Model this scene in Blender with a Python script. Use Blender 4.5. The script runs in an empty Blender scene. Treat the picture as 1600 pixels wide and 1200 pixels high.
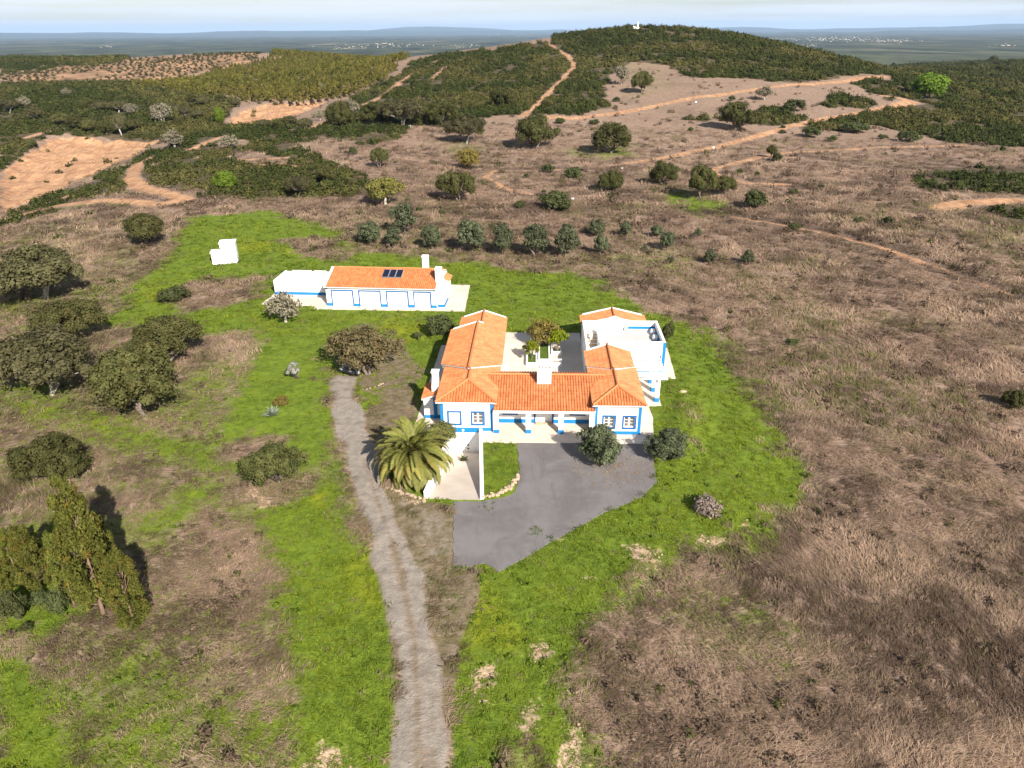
import bpy, bmesh, math, random
import numpy as np
from mathutils import Vector, Matrix, Euler

random.seed(7)
rng = np.random.default_rng(11)
scene = bpy.context.scene
COL = scene.collection

# ------------------------------------------------------------------ camera
FPX, IW, IH = 1109.0, 1600.0, 1200.0          # focal length in pixels of a 1600 x 1200 frame
PITCH, ROLL, CAMH = math.radians(26.45), math.radians(0.35), 31.0
cp, sp = math.cos(PITCH), math.sin(PITCH)
_X, _U, FWD = np.array([1., 0, 0]), np.array([0, sp, cp]), np.array([0, cp, -sp])
CX = _X * math.cos(ROLL) - _U * math.sin(ROLL)
CU = _X * math.sin(ROLL) + _U * math.cos(ROLL)
cam = bpy.data.objects.new('camera', bpy.data.cameras.new('camera'))
COL.objects.link(cam)
cam.data.sensor_width = 36.0
cam.data.lens = 36.0 * FPX / IW
cam.data.clip_start, cam.data.clip_end = 0.5, 150000.0
cam.matrix_world = Matrix(((CX[0], CU[0], -FWD[0], 0), (CX[1], CU[1], -FWD[1], 0), (CX[2], CU[2], -FWD[2], CAMH), (0, 0, 0, 1)))
scene.camera = cam

# ------------------------------------------------------------------ sun, sky, exposure
SUN_EL, SUN_AZ = math.radians(33.0), math.radians(152.0)   # azimuth clockwise from +Y: behind the camera, to the right
sdir = Vector((math.sin(SUN_AZ) * math.cos(SUN_EL), math.cos(SUN_AZ) * math.cos(SUN_EL), math.sin(SUN_EL)))
sun = bpy.data.objects.new('sun', bpy.data.lights.new('sun', 'SUN'))
COL.objects.link(sun)
sun.data.energy, sun.data.angle, sun.data.color = 5.0, math.radians(0.5), (1.0, 0.94, 0.85)
sun.rotation_euler = sdir.to_track_quat('Z', 'Y').to_euler()
world = bpy.data.worlds.new('World')
scene.world = world
world.use_nodes = True
wn, wl = world.node_tree.nodes, world.node_tree.links
wn.clear()
w_out, w_bg, w_sky = wn.new('ShaderNodeOutputWorld'), wn.new('ShaderNodeBackground'), wn.new('ShaderNodeTexSky')
w_sky.sky_type = 'NISHITA'
w_sky.sun_disc = False
w_sky.sun_elevation, w_sky.sun_rotation = SUN_EL, SUN_AZ
w_sky.altitude, w_sky.dust_density, w_sky.air_density = 100, 0.6, 1.0
w_tc, w_map, w_noi, w_rmp, w_mix = wn.new('ShaderNodeTexCoord'), wn.new('ShaderNodeMapping'), wn.new('ShaderNodeTexNoise'), wn.new('ShaderNodeValToRGB'), wn.new('ShaderNodeMixRGB')
w_map.inputs['Scale'].default_value = (2.2, 2.2, 60.0)
w_noi.inputs['Scale'].default_value = 1.6
w_noi.inputs['Detail'].default_value = 5
w_noi.inputs['Roughness'].default_value = 0.55
w_rmp.color_ramp.elements[0].position, w_rmp.color_ramp.elements[1].position = 0.28, 0.62
w_mix.inputs[2].default_value = (9.2, 9.4, 9.8, 1)           # thin grey-white cloud
w_mul = wn.new('ShaderNodeMath'); w_mul.operation = 'MULTIPLY'
w_sep = wn.new('ShaderNodeSeparateXYZ'); w_thin = wn.new('ShaderNodeMapRange')           # cloud veil thinned towards the unseen zenith to cut fill light in the shadows
w_thin.inputs[1].default_value, w_thin.inputs[2].default_value, w_thin.inputs[3].default_value, w_thin.inputs[4].default_value = 0.06, 0.5, 0.95, 0.22
wl.new(w_tc.outputs['Generated'], w_sep.inputs[0]); wl.new(w_sep.outputs[2], w_thin.inputs[0]); wl.new(w_thin.outputs[0], w_mul.inputs[1])
wl.new(w_tc.outputs['Generated'], w_map.inputs['Vector']); wl.new(w_map.outputs[0], w_noi.inputs['Vector'])
wl.new(w_noi.outputs[0], w_rmp.inputs[0]); wl.new(w_rmp.outputs[0], w_mul.inputs[0]); wl.new(w_mul.outputs[0], w_mix.inputs[0])
wl.new(w_sky.outputs[0], w_mix.inputs[1]); wl.new(w_mix.outputs[0], w_bg.inputs[0]); wl.new(w_bg.outputs[0], w_out.inputs[0])
w_bg.inputs[1].default_value = 0.05
scene.view_settings.view_transform = 'Standard'
scene.view_settings.look = 'None'
scene.view_settings.gamma = 1.0
scene.view_settings.use_curve_mapping = False
scene.view_settings.exposure = 1.13
scene.render.engine = 'CYCLES'
scene.cycles.max_bounces = 5
scene.cycles.transparent_max_bounces = 4
scene.cycles.volume_bounces = 0
scene.cycles.use_denoising = True
scene.cycles.denoising_prefilter = 'ACCURATE'

# ------------------------------------------------------------------ small helpers
_perm = np.random.default_rng(3).permutation(4096).astype(np.int64)
_val = np.random.default_rng(5).random(4096)
def vnoise(x, y, seed=0):
    xi, yi = np.floor(x).astype(np.int64), np.floor(y).astype(np.int64)
    fx, fy = x - xi, y - yi
    fx, fy = fx * fx * (3 - 2 * fx), fy * fy * (3 - 2 * fy)
    h = lambda a, b: _val[_perm[(_perm[(a + seed * 131) & 4095] + b) & 4095]]
    a, b, c, d = h(xi, yi), h(xi + 1, yi), h(xi, yi + 1), h(xi + 1, yi + 1)
    return (a * (1 - fx) + b * fx) * (1 - fy) + (c * (1 - fx) + d * fx) * fy
def fbm(x, y, seed=0, octv=4):
    s, a, t = 0., 1., 0.
    for k in range(octv):
        s = s + a * vnoise(x * 2 ** k, y * 2 ** k, seed + k); t += a; a *= .5
    return s / t
def sstep(a, b, x):
    t = np.clip((x - a) / (b - a), 0, 1); return t * t * (3 - 2 * t)
def ray(px, py):
    px, py = np.asarray(px, float), np.asarray(py, float)
    return CX * ((px - 800) / FPX)[..., None] + CU * ((600 - py) / FPX)[..., None] + FWD
def at(px, py, Y):
    d = ray(px, py); return d * (Y / d[1]) + np.array([0, 0, CAMH])

# ------------------------------------------------------------------ terrain height: a smooth surface through surveyed points
CTRL = [at(px, py, D) for px, py, D in [
    (850, 182, 272), (1000, 130, 345), (990, 90, 425), (990, 60, 490), (990, 44.5, 545), (860, 67, 520), (770, 80, 520), (640, 97, 520),
    (1100, 51, 525), (1200, 66, 505), (1300, 88, 480), (1380, 112, 440), (1450, 108, 800), (1600, 103, 1000), (1500, 96, 1300),
    (1400, 160, 300), (1340, 122, 370), (1450, 155, 330), (1600, 170, 330), (1600, 133, 520), (1480, 133, 520), (700, 172, 300), (620, 190, 270), (560, 182, 300),
    (500, 200, 258), (700, 120, 420), (560, 140, 420), (430, 160, 380), (350, 195, 330), (440, 142, 480), (420, 92, 750), (560, 100, 700), (400, 82, 850),
    (200, 92, 900), (0, 92, 950), (0, 118, 650), (250, 128, 620), (200, 135, 500), (150, 152, 420), (0, 152, 430), (100, 206, 305), (0, 215, 300), (270, 222, 250), (180, 212, 300),
    (60, 280, 215), (0, 300, 197), (150, 255, 240), (0, 335, 165), (220, 272, 183), (350, 235, 228), (250, 190, 330), (450, 235, 218),
    (840, 230, 222), (1145, 205, 250), (1300, 200, 255), (700, 235, 216), (600, 320, 142), (1000, 260, 186), (1250, 260, 187), (1600, 225, 226)]]
CTRL += [np.array(p, float) for p in [
    (0, 0, 0), (0, 30, 0), (0, 60, 0), (-30, 60, 0), (20, 60, 0), (-20, 90, 0), (-40, 60, 0), (30, 100, 0), (0, 110, 0), (-45, 105, .3), (-60, 80, 0), (60, 60, -.3), (60, 110, 0), (100, 120, 0), (40, 40, 0), (-40, 35, 0),
    (-20, 130, .2), (30, 140, .2), (-52, 140, .4), (-85, 120, .2), (-110, 95, -.5), (90, 160, .2), (150, 120, -1), (150, 200, 0), (-160, 60, -4), (-200, 150, -9), (200, 60, -4), (0, -120, -1), (-120, -80, -4), (120, -80, -4),
    (-500, 100, -25), (500, 100, -15), (0, -500, -20), (-450, 300, -15), (450, 350, -10), (-700, 500, -15), (1000, 300, -30), (0, 720, 12), (300, 760, -5), (0, 950, -25), (-300, 1050, -15), (500, 1000, -25)]]
CTRL = np.array(CTRL)
def _phi(r2):
    return r2 * np.log(r2 + 1e-9)
_S = 100.0
def _solve():
    P = CTRL[:, :2] / _S; n = len(P)
    K = _phi(((P[:, None] - P[None]) ** 2).sum(-1)) + 0.02 * np.eye(n)
    Q = np.c_[np.ones(n), P]
    A = np.zeros((n + 3, n + 3)); A[:n, :n] = K; A[:n, n:] = Q; A[n:, :n] = Q.T
    return np.linalg.solve(A, np.r_[CTRL[:, 2], 0, 0, 0])
_W = _solve()
PLAIN_Z = -62.0
HC, HS = math.cos(math.radians(2.1)), math.sin(math.radians(2.1))
HO = np.array([-1.63, 53.14])                              # front right corner of the left wing
def h2w(u, v):
    return HO[0] + u * HC + v * HS, HO[1] - u * HS + v * HC
GO, GA = np.array([-23.24, 84.79]), math.radians(-4.72)
def g2w(u, v):
    return GO[0] + u * math.cos(GA) - v * math.sin(GA), GO[1] + u * math.sin(GA) + v * math.cos(GA)
def height(x, y, rough=True):
    x, y = np.asarray(x, float), np.asarray(y, float)
    sh = x.shape; xf, yf = x.ravel(), y.ravel()
    z = np.zeros(len(xf))
    r = np.hypot(xf, yf)
    near = np.nonzero(r < 2100)[0]
    X, Y = xf[near] / _S, yf[near] / _S
    acc = _W[-3] + _W[-2] * X + _W[-1] * Y
    for k in range(len(CTRL)):
        acc += _W[k] * _phi((X - CTRL[k, 0] / _S) ** 2 + (Y - CTRL[k, 1] / _S) ** 2)
    z[near] = np.clip(acc, -70, 60)
    wfar = sstep(1400, 2000, r)
    z = z * (1 - wfar) + PLAIN_Z * wfar
    dh = np.minimum(np.minimum(np.hypot(xf - 4, yf - 62), np.hypot(xf + 15, yf - 88)), np.hypot(xf - 0, yf - 40) + 5)
    flat = sstep(26, 60, dh)
    lo = 1 - sstep(20, 48, dh)
    z = z * (1 - lo * (1 - sstep(100, 120, np.hypot(xf, yf))))
    if rough:
        z = z + flat * (fbm(xf / 38, yf / 38, 20, 3) - .5) * np.clip((r - 60) / 120, .25, 3.0) * (1 - wfar * .3)
    return z.reshape(sh)
def unproject(px, py):
    """Ground points seen at photograph pixels (first hit of each sight line with the terrain)."""
    d = ray(px, py); n = len(d)
    s = np.geomspace(25, 3000, 420)
    hit = np.full(n, 3000.)
    prev = np.full(n, 25.); done = np.zeros(n, bool)
    P = d[:, None, :] * s[None, :, None]
    g = height(P[..., 0], P[..., 1], False)
    below = (P[..., 2] + CAMH) < g
    for i in range(n):
        k = np.argmax(below[i])
        if below[i, k] and k > 0:
            lo, hi = s[k - 1], s[k]
            a0 = (P[i, k - 1, 2] + CAMH) - g[i, k - 1]; a1 = (P[i, k, 2] + CAMH) - g[i, k]
            hit[i] = lo + (hi - lo) * a0 / (a0 - a1)
    Q = d * hit[:, None]
    return Q[:, :2]
def gnd(px, py):
    x, y = unproject(np.array([px]), np.array([py]))[0]
    return float(x), float(y), float(height(np.array([x]), np.array([y]))[0])

# ------------------------------------------------------------------ tagging, linking
def tag(o, label=None, cat=None, group=None, kind=None):
    if label: o['label'] = label
    if cat: o['category'] = cat
    if group: o['group'] = group
    if kind: o['kind'] = kind
    return o
def link(o, parent=None):
    COL.objects.link(o)
    if parent is not None: o.parent = parent
    return o
def empty(name, loc=(0, 0, 0), rz=0.0, **kw):
    o = bpy.data.objects.new(name, None); o.empty_display_size = .3
    o.location = loc; o.rotation_euler = (0, 0, rz)
    return tag(link(o), **kw)
def np_mesh(name, V, F, mats=(), smooth=False, mi=None):
    """V (n,3), F (m,k) int array of k-gons"""
    me = bpy.data.meshes.new(name)
    V = np.asarray(V, np.float32); F = np.asarray(F, np.int32)
    m, k = F.shape
    me.vertices.add(len(V)); me.vertices.foreach_set('co', V.ravel())
    me.loops.add(m * k); me.loops.foreach_set('vertex_index', F.ravel())
    me.polygons.add(m)
    me.polygons.foreach_set('loop_start', np.arange(0, m * k, k, dtype=np.int32))
    me.polygons.foreach_set('loop_total', np.full(m, k, np.int32))
    for mt in mats: me.materials.append(mt)
    if mi is not None: me.polygons.foreach_set('material_index', np.asarray(mi, np.int32))
    me.polygons.foreach_set('use_smooth', np.full(m, smooth))
    me.update(calc_edges=True)
    return me
def mesh_obj(name, me, parent=None, loc=None):
    o = bpy.data.objects.new(name, me)
    if loc is not None: o.location = loc
    return link(o, parent)
class MB:
    """collects simple solids into one mesh"""
    def __init__(s): s.v, s.f = [], []
    def add(s, vs, fs):
        n = len(s.v); s.v += [tuple(p) for p in vs]; s.f += [tuple(i + n for i in f) for f in fs]; return s
    def box(s, x0, x1, y0, y1, z0, z1):
        v = [(x0, y0, z0), (x1, y0, z0), (x1, y1, z0), (x0, y1, z0), (x0, y0, z1), (x1, y0, z1), (x1, y1, z1), (x0, y1, z1)]
        return s.add(v, [(0, 3, 2, 1), (4, 5, 6, 7), (0, 1, 5, 4), (1, 2, 6, 5), (2, 3, 7, 6), (3, 0, 4, 7)])
    def prism(s, poly, z0, z1):
        """poly ccw list of (x,y) or (x,y,ztop,zbot)"""
        n = len(poly)
        v = [(p[0], p[1], p[3] if len(p) > 3 else z0) for p in poly] + [(p[0], p[1], p[2] if len(p) > 2 else z1) for p in poly]
        return s.add(v, [tuple(range(n - 1, -1, -1)), tuple(range(n, 2 * n))] + [(i, (i + 1) % n, n + (i + 1) % n, n + i) for i in range(n)])
    def bar(s, a, b, w, h):
        a, b = Vector(a), Vector(b); d = (b - a).normalized()
        side = d.cross(Vector((0, 0, 1)));
        side = Vector((1, 0, 0)) if side.length < 1e-4 else side.normalized()
        up = side.cross(d).normalized()
        v = []
        for p in (a, b):
            for i, j in ((-1, -1), (1, -1), (1, 1), (-1, 1)): v.append(p + side * (i * w / 2) + up * (j * h / 2))
        return s.add(v, [(0, 1, 2, 3), (7, 6, 5, 4), (0, 4, 5, 1), (1, 5, 6, 2), (2, 6, 7, 3), (3, 7, 4, 0)])
    def tube(s, pts, rad, n=7, cap=True):
        pts = [Vector(p) for p in pts]; rings = []
        base = len(s.v)
        for i, p in enumerate(pts):
            d = (pts[min(i + 1, len(pts) - 1)] - pts[max(i - 1, 0)]).normalized()
            a = d.cross(Vector((0.3, 0.9, 0.1)));
            a = Vector((1, 0, 0)) if a.length < 1e-4 else a.normalized()
            b = d.cross(a)
            r = rad[i] if hasattr(rad, '__len__') else rad
            s.v += [tuple(p + (a * math.cos(t) + b * math.sin(t)) * r) for t in [2 * math.pi * k / n for k in range(n)]]
        for i in range(len(pts) - 1):
            for k in range(n):
                s.f.append((base + i * n + k, base + i * n + (k + 1) % n, base + (i + 1) * n + (k + 1) % n, base + (i + 1) * n + k))
        if cap:
            s.f.append(tuple(base + (len(pts) - 1) * n + k for k in range(n)))
            s.f.append(tuple(base + k for k in range(n - 1, -1, -1)))
        return s
    def mesh(s, name, mat, smooth=False):
        me = bpy.data.meshes.new(name); me.from_pydata(s.v, [], s.f)
        for m in (mat if isinstance(mat, (list, tuple)) else [mat]): me.materials.append(m)
        if smooth: me.polygons.foreach_set('use_smooth', [True] * len(me.polygons))
        me.update(); return me
    def build(s, name, mat, parent=None, bevel=0.0, smooth=False, loc=None, **kw):
        me = s.mesh(name, mat, smooth)
        if bevel:
            bm = bmesh.new(); bm.from_mesh(me)
            bmesh.ops.recalc_face_normals(bm, faces=bm.faces)
            bmesh.ops.bevel(bm, geom=list(bm.edges), offset=bevel, segments=1, affect='EDGES', clamp_overlap=True)
            bm.to_mesh(me); bm.free()
        else:
            bm = bmesh.new(); bm.from_mesh(me); bmesh.ops.recalc_face_normals(bm, faces=bm.faces); bm.to_mesh(me); bm.free()
        o = mesh_obj(name, me, parent, loc)
        return tag(o, **kw)
def blob_mesh(name, mat, r=(1, 1, 1), sub=1, jit=.18, seed=0):
    bm = bmesh.new(); bmesh.ops.create_icosphere(bm, subdivisions=sub, radius=1)
    rr = random.Random(seed)
    for v in bm.verts:
        k = 1 + rr.uniform(-jit, jit); v.co = Vector((v.co.x * r[0] * k, v.co.y * r[1] * k, v.co.z * r[2] * k))
    me = bpy.data.meshes.new(name); bm.to_mesh(me); bm.free(); me.materials.append(mat); return me

# ------------------------------------------------------------------ materials
class NT:
    def __init__(s, name):
        s.m = bpy.data.materials.new(name); s.m.use_nodes = True
        s.n, s.l = s.m.node_tree.nodes, s.m.node_tree.links
        s.n.clear(); s.out = s.n.new('ShaderNodeOutputMaterial')
    def new(s, t, **kw):
        n = s.n.new('ShaderNode' + t)
        for k, v in kw.items(): setattr(n, k, v)
        return n
    def put(s, a, b):
        if isinstance(a, (int, float)): b.default_value = a
        elif isinstance(a, tuple): b.default_value = a if len(a) == 4 or b.type == 'VECTOR' else (*a, 1)
        else: s.l.new(a, b)
    def math(s, op, a, b=0.0, c=None, clamp=False):
        n = s.new('Math', operation=op); n.use_clamp = clamp
        s.put(a, n.inputs[0]); s.put(b, n.inputs[1])
        if c is not None: s.put(c, n.inputs[2])
        return n.outputs[0]
    def mix(s, f, a, b, mode='MIX'):
        n = s.new('MixRGB', blend_type=mode); s.put(f, n.inputs[0]); s.put(a, n.inputs[1]); s.put(b, n.inputs[2]); return n.outputs[0]
    def noise(s, vec, scale, detail=3, rough=.55, dist=0.0):
        n = s.new('TexNoise'); s.l.new(vec, n.inputs['Vector']) if vec is not None else None
        n.inputs['Scale'].default_value = scale; n.inputs['Detail'].default_value = detail
        n.inputs['Roughness'].default_value = rough; n.inputs['Distortion'].default_value = dist
        return n.outputs[0]
    def ramp(s, f, a, b, lo=0.0, hi=1.0):
        n = s.new('MapRange', interpolation_type='SMOOTHSTEP'); s.put(f, n.inputs[0])
        n.inputs[1].default_value, n.inputs[2].default_value, n.inputs[3].default_value, n.inputs[4].default_value = a, b, lo, hi
        return n.outputs[0]
    def attr(s, name, typ='GEOMETRY'):
        return s.new('Attribute', attribute_name=name, attribute_type=typ)
    def pos(s): return s.new('NewGeometry').outputs['Position']
    def obj(s): return s.new('TexCoord').outputs['Object']
    def mapping(s, vec, scale=(1, 1, 1), rot=(0, 0, 0)):
        n = s.new('Mapping'); s.l.new(vec, n.inputs[0]); n.inputs['Scale'].default_value = scale; n.inputs['Rotation'].default_value = rot; return n.outputs[0]
    def bsdf(s, col, rough=.8, spec=.3, bump=None, bstr=.3, bdist=.05, metal=0.0):
        b = s.new('BsdfPrincipled'); s.put(col, b.inputs['Base Color']); s.put(rough, b.inputs['Roughness'])
        b.inputs['Specular IOR Level'].default_value = spec; b.inputs['Metallic'].default_value = metal
        if bump is not None:
            bn = s.new('Bump'); bn.inputs['Strength'].default_value = bstr; bn.inputs['Distance'].default_value = bdist
            s.l.new(bump, bn.inputs['Height']); s.l.new(bn.outputs[0], b.inputs['Normal'])
        s.l.new(b.outputs[0], s.out.inputs[0]); return b
def plain_mat(name, c1, c2, scale=2.0, rough=.8, bump=.2, bscale=30, spec=.3, det=5, bdist=.02):
    t = NT(name); p = t.obj()
    n = t.noise(p, scale, det, .6)
    fine = t.noise(p, bscale, 3)
    f = t.ramp(t.math('ADD', t.math('MULTIPLY', n, .7), t.math('MULTIPLY', fine, .3)), .36, .64)
    t.bsdf(t.mix(f, c1, c2), rough, spec, fine, bump, bdist)
    return t.m
M = {}
M['white'] = plain_mat('white_plaster', (.80, .79, .77), (.70, .685, .66), .7, .85, .15, 14)
M['white_paint'] = plain_mat('white_paint', (.80, .80, .79), (.74, .74, .73), 3, .5, .05, 20)
M['blue'] = plain_mat('blue_plaster', (.008, .175, .43), (.007, .145, .36), 2, .7, .1, 14)
M['navy'] = plain_mat('blue_frame', (.018, .115, .32), (.015, .095, .27), 2, .6, .05, 14)
M['glass'] = plain_mat('window_glass', (.10, .085, .075), (.16, .14, .12), 1.2, .12, 0, 4, .6)
M['metal'] = plain_mat('grey_metal', (.35, .35, .36), (.28, .28, .29), 4, .4, .05, 30)
M['dark'] = plain_mat('dark_opening', (.02, .02, .022), (.03, .03, .03), 3, .8, .05, 20)
M['concrete'] = plain_mat('pale_concrete', (.60, .51, .43), (.50, .425, .355), .55, .85, .2, 25, .25, 7)
M['concrete_grey'] = plain_mat('grey_terrace_screed', (.50, .48, .455), (.44, .425, .405), .8, .8, .15, 25)
M['stone'] = plain_mat('rough_stone', (.47, .36, .25), (.33, .24, .16), 3, .9, .5, 12, .2, 5, .05)
M['trunk'] = plain_mat('bark', (.11, .085, .065), (.19, .155, .125), 4, .9, .6, 14, .2, 5, .06)
M['trunk_pale'] = plain_mat('pale_bark', (.30, .26, .22), (.42, .38, .33), 4, .9, .5, 14, .2, 5, .06)
M['trunk_euc'] = plain_mat('peeling_bark', (.13, .085, .055), (.22, .15, .10), 3, .9, .5, 14, .2, 5, .06)

def roof_mat():
    t = NT('terracotta_tiles')
    uv = t.new('UVMap').outputs[0]
    sx = t.new('SeparateXYZ'); t.l.new(uv, sx.inputs[0])
    a = t.math('FLOOR', sx.outputs[0]); b = t.math('FLOOR', sx.outputs[1])
    cmb = t.new('CombineXYZ'); t.l.new(a, cmb.inputs[0]); t.l.new(b, cmb.inputs[1])
    wn_ = t.new('TexWhiteNoise', noise_dimensions='2D'); t.l.new(cmb.outputs[0], wn_.inputs['Vector'])
    p = t.obj()
    n = t.noise(p, 1.1, 5, .6); f = t.noise(p, 22, 3)
    c = t.mix(wn_.outputs[0], (.365, .110, .036), (.510, .182, .066))
    c = t.mix(t.math('MULTIPLY', t.ramp(n, .42, .7), .3), c, (.54, .215, .085))
    c = t.mix(t.math('MULTIPLY', t.ramp(f, .55, .75), .35), c, (.40, .13, .05))
    t.bsdf(c, .68, .35, f, .15, .01)
    return t.m
M['roof'] = roof_mat()
M['solar'] = plain_mat('solar_glass', (.006, .008, .02), (.008, .012, .03), 2, .15, 0, 4, .5)

def ground_mat():
    t = NT('open_ground')
    p = t.pos()
    A, B, C = t.attr('mask_a'), t.attr('mask_b'), t.attr('mask_c')
    sa, sb, sc = [t.new('SeparateColor') for _ in range(3)]
    for n, s_ in ((A, sa), (B, sb), (C, sc)): t.l.new(n.outputs['Color'], s_.inputs[0])
    green, bare, scrub = sa.outputs[0], sa.outputs[1], sa.outputs[2]
    gravel, orange, moss = sb.outputs[0], sb.outputs[1], sb.outputs[2]
    dark, yellow, crop = sc.outputs[0], sc.outputs[1], sc.outputs[2]
    n05, n2, n8, n30 = t.noise(p, .05, 5), t.noise(p, .35, 6, .62, .6), t.noise(p, 1.6, 6, .65), t.noise(p, 7, 4, .6)
    warp = t.new('VectorMath', operation='ADD'); t.l.new(p, warp.inputs[0])
    wv = t.new('TexNoise'); t.l.new(p, wv.inputs['Vector']); wv.inputs['Scale'].default_value = .11; wv.inputs['Detail'].default_value = 2
    wsc = t.new('VectorMath', operation='SCALE'); t.l.new(wv.outputs['Color'], wsc.inputs[0]); wsc.inputs['Scale'].default_value = 9
    t.l.new(wsc.outputs[0], warp.inputs[1])
    straw = t.noise(t.mapping(warp.outputs[0], (.9, 5.5, 1), (0, 0, .5)), 1.0, 5, .62, .5)
    def m(mask, k=.55, w=.16, nz=n8):
        s_ = t.math('ADD', mask, t.math('MULTIPLY', t.math('SUBTRACT', nz, .5), k))
        return t.ramp(s_, .5 - w, .5 + w)
    dry = t.mix(t.ramp(straw, .3, .68), (.106, .071, .052), (.325, .226, .164))
    dry = t.mix(t.math('MULTIPLY', t.ramp(n2, .42, .66), .5), dry, (.255, .172, .122))
    dry = t.mix(t.math('MULTIPLY', m(dark, .9, .25, n2), .7), dry, (.075, .052, .040))
    dry = t.mix(t.math('MULTIPLY', t.ramp(n30, .55, .75), .3), dry, (.30, .225, .16))
    grn = t.mix(t.ramp(n8, .32, .68), (.076, .118, .013), (.138, .182, .018))
    grn = t.mix(t.math('MULTIPLY', t.ramp(n2, .45, .7), .5), grn, (.155, .195, .016))
    grn = t.mix(t.math('MULTIPLY', t.ramp(n30, .5, .8), .35), grn, (.035, .070, .008))
    grn = t.mix(t.math('MULTIPLY', m(yellow, .8, .25, n2), .8), grn, (.20, .21, .012))
    gnz = t.math('ADD', t.math('MULTIPLY', n2, .65), t.math('MULTIPLY', n8, .35))
    c = t.mix(m(green, 1.25, .24, gnz), dry, grn)
    ms = t.mix(t.ramp(n8, .35, .65), (.115, .095, .045), (.19, .145, .10))
    c = t.mix(m(moss, .7, .2), c, ms)
    br = t.mix(t.ramp(n8, .3, .7), (.25, .165, .105), (.50, .36, .245))
    c = t.mix(m(bare, 1.5, .12, t.math('ADD', t.math('MULTIPLY', n8, .6), t.math('MULTIPLY', t.noise(p, 4.2, 5, .65), .4))), c, br)
    gully = t.noise(t.mapping(p, (1.2, .12, 1), (0, 0, .35)), 1.0, 4, .6, .8)
    og = t.mix(t.ramp(t.math('ADD', t.math('MULTIPLY', n2, .5), t.math('MULTIPLY', gully, .5)), .36, .62), (.25, .125, .065), (.45, .265, .150))
    og = t.mix(t.math('MULTIPLY', t.ramp(n30, .5, .75), .35), og, (.56, .40, .26))
    c = t.mix(m(orange, .5, .2), c, og)
    sr = t.mix(t.ramp(n2, .35, .65), (.045, .042, .020), (.115, .082, .052))
    c = t.mix(m(scrub, .55, .15, n2), c, sr)
    st = t.mix(t.ramp(t.noise(p, .06, 5, .65), .35, .65), (.13, .085, .050), (.34, .20, .115))
    c = t.mix(m(crop, .5, .2, n2), c, st)
    n60 = t.noise(p, 22, 3, .6)
    gv = t.mix(t.ramp(t.math('ADD', t.math('MULTIPLY', n60, .5), t.math('MULTIPLY', n8, .5)), .34, .66), (.165, .140, .114), (.305, .264, .222))
    gv = t.mix(t.math('MULTIPLY', t.ramp(n2, .4, .7), .4), gv, (.20, .17, .14))
    c = t.mix(m(gravel, 1.0, .30, t.math('ADD', t.math('MULTIPLY', n2, .5), t.math('MULTIPLY', n8, .5))), c, gv)
    hgt = t.math('ADD', t.math('MULTIPLY', n30, .3), t.math('ADD', t.math('MULTIPLY', n8, .7), t.math('MULTIPLY', straw, t.math('MULTIPLY', t.math('SUBTRACT', 1.0, gravel), .5))))
    t.bsdf(c, .95, .12, hgt, .75, .16)
    return t.m
M['ground'] = ground_mat()

def plain_land_mat():
    t = NT('distant_woodland')
    p = t.pos()
    big = t.noise(t.mapping(p, (1, .45, 1)), .0011, 7, .68, .6); mid = t.noise(t.mapping(p, (1, .4, 1)), .0042, 7, .75); fine = t.noise(p, .03, 4, .7)
    c = t.mix(t.ramp(mid, .35, .65), (.006, .011, .007), (.080, .088, .045))
    c = t.mix(t.math('MULTIPLY', t.ramp(fine, .5, .7), .5), c, (.02, .028, .016))
    fields = t.ramp(t.math('ADD', big, t.math('MULTIPLY', mid, .35)), .74, .80)
    c = t.mix(t.math('MULTIPLY', fields, .55), c, (.20, .17, .12))
    t.bsdf(c, .95, .1)
    return t.m
M['plain'] = plain_land_mat()
M['far_hill'] = plain_mat('far_hill_cover', (.03, .045, .03), (.06, .065, .045), .002, .95, 0, .01, .1)

def asphalt_mat():
    t = NT('worn_asphalt'); p = t.pos()
    a, b, f = t.noise(p, .35, 6, .6, .5), t.noise(p, 2.2, 5, .6), t.noise(p, 26, 3, .6)
    c = t.mix(t.ramp(a, .35, .65), (.128, .114, .112), (.172, .156, .152))
    c = t.mix(t.math('MULTIPLY', t.ramp(b, .52, .72), .4), c, (.185, .17, .165))
    c = t.mix(t.math('MULTIPLY', t.ramp(f, .5, .75), .45), c, (.085, .078, .08))
    tr_ = t.noise(t.mapping(p, (1.8, .18, 1), (0, 0, -.35)), 1.0, 4, .6, .7)
    c = t.mix(t.math('MULTIPLY', t.ramp(tr_, .55, .72), .4), c, (.095, .085, .085))
    c = t.mix(t.math('MULTIPLY', t.ramp(t.noise(p, .9, 3, .5, 1.5), .66, .70), .35), c, (.08, .072, .072))
    t.bsdf(c, .85, .25, f, .3, .01)
    return t.m
M['asphalt'] = asphalt_mat()

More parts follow.
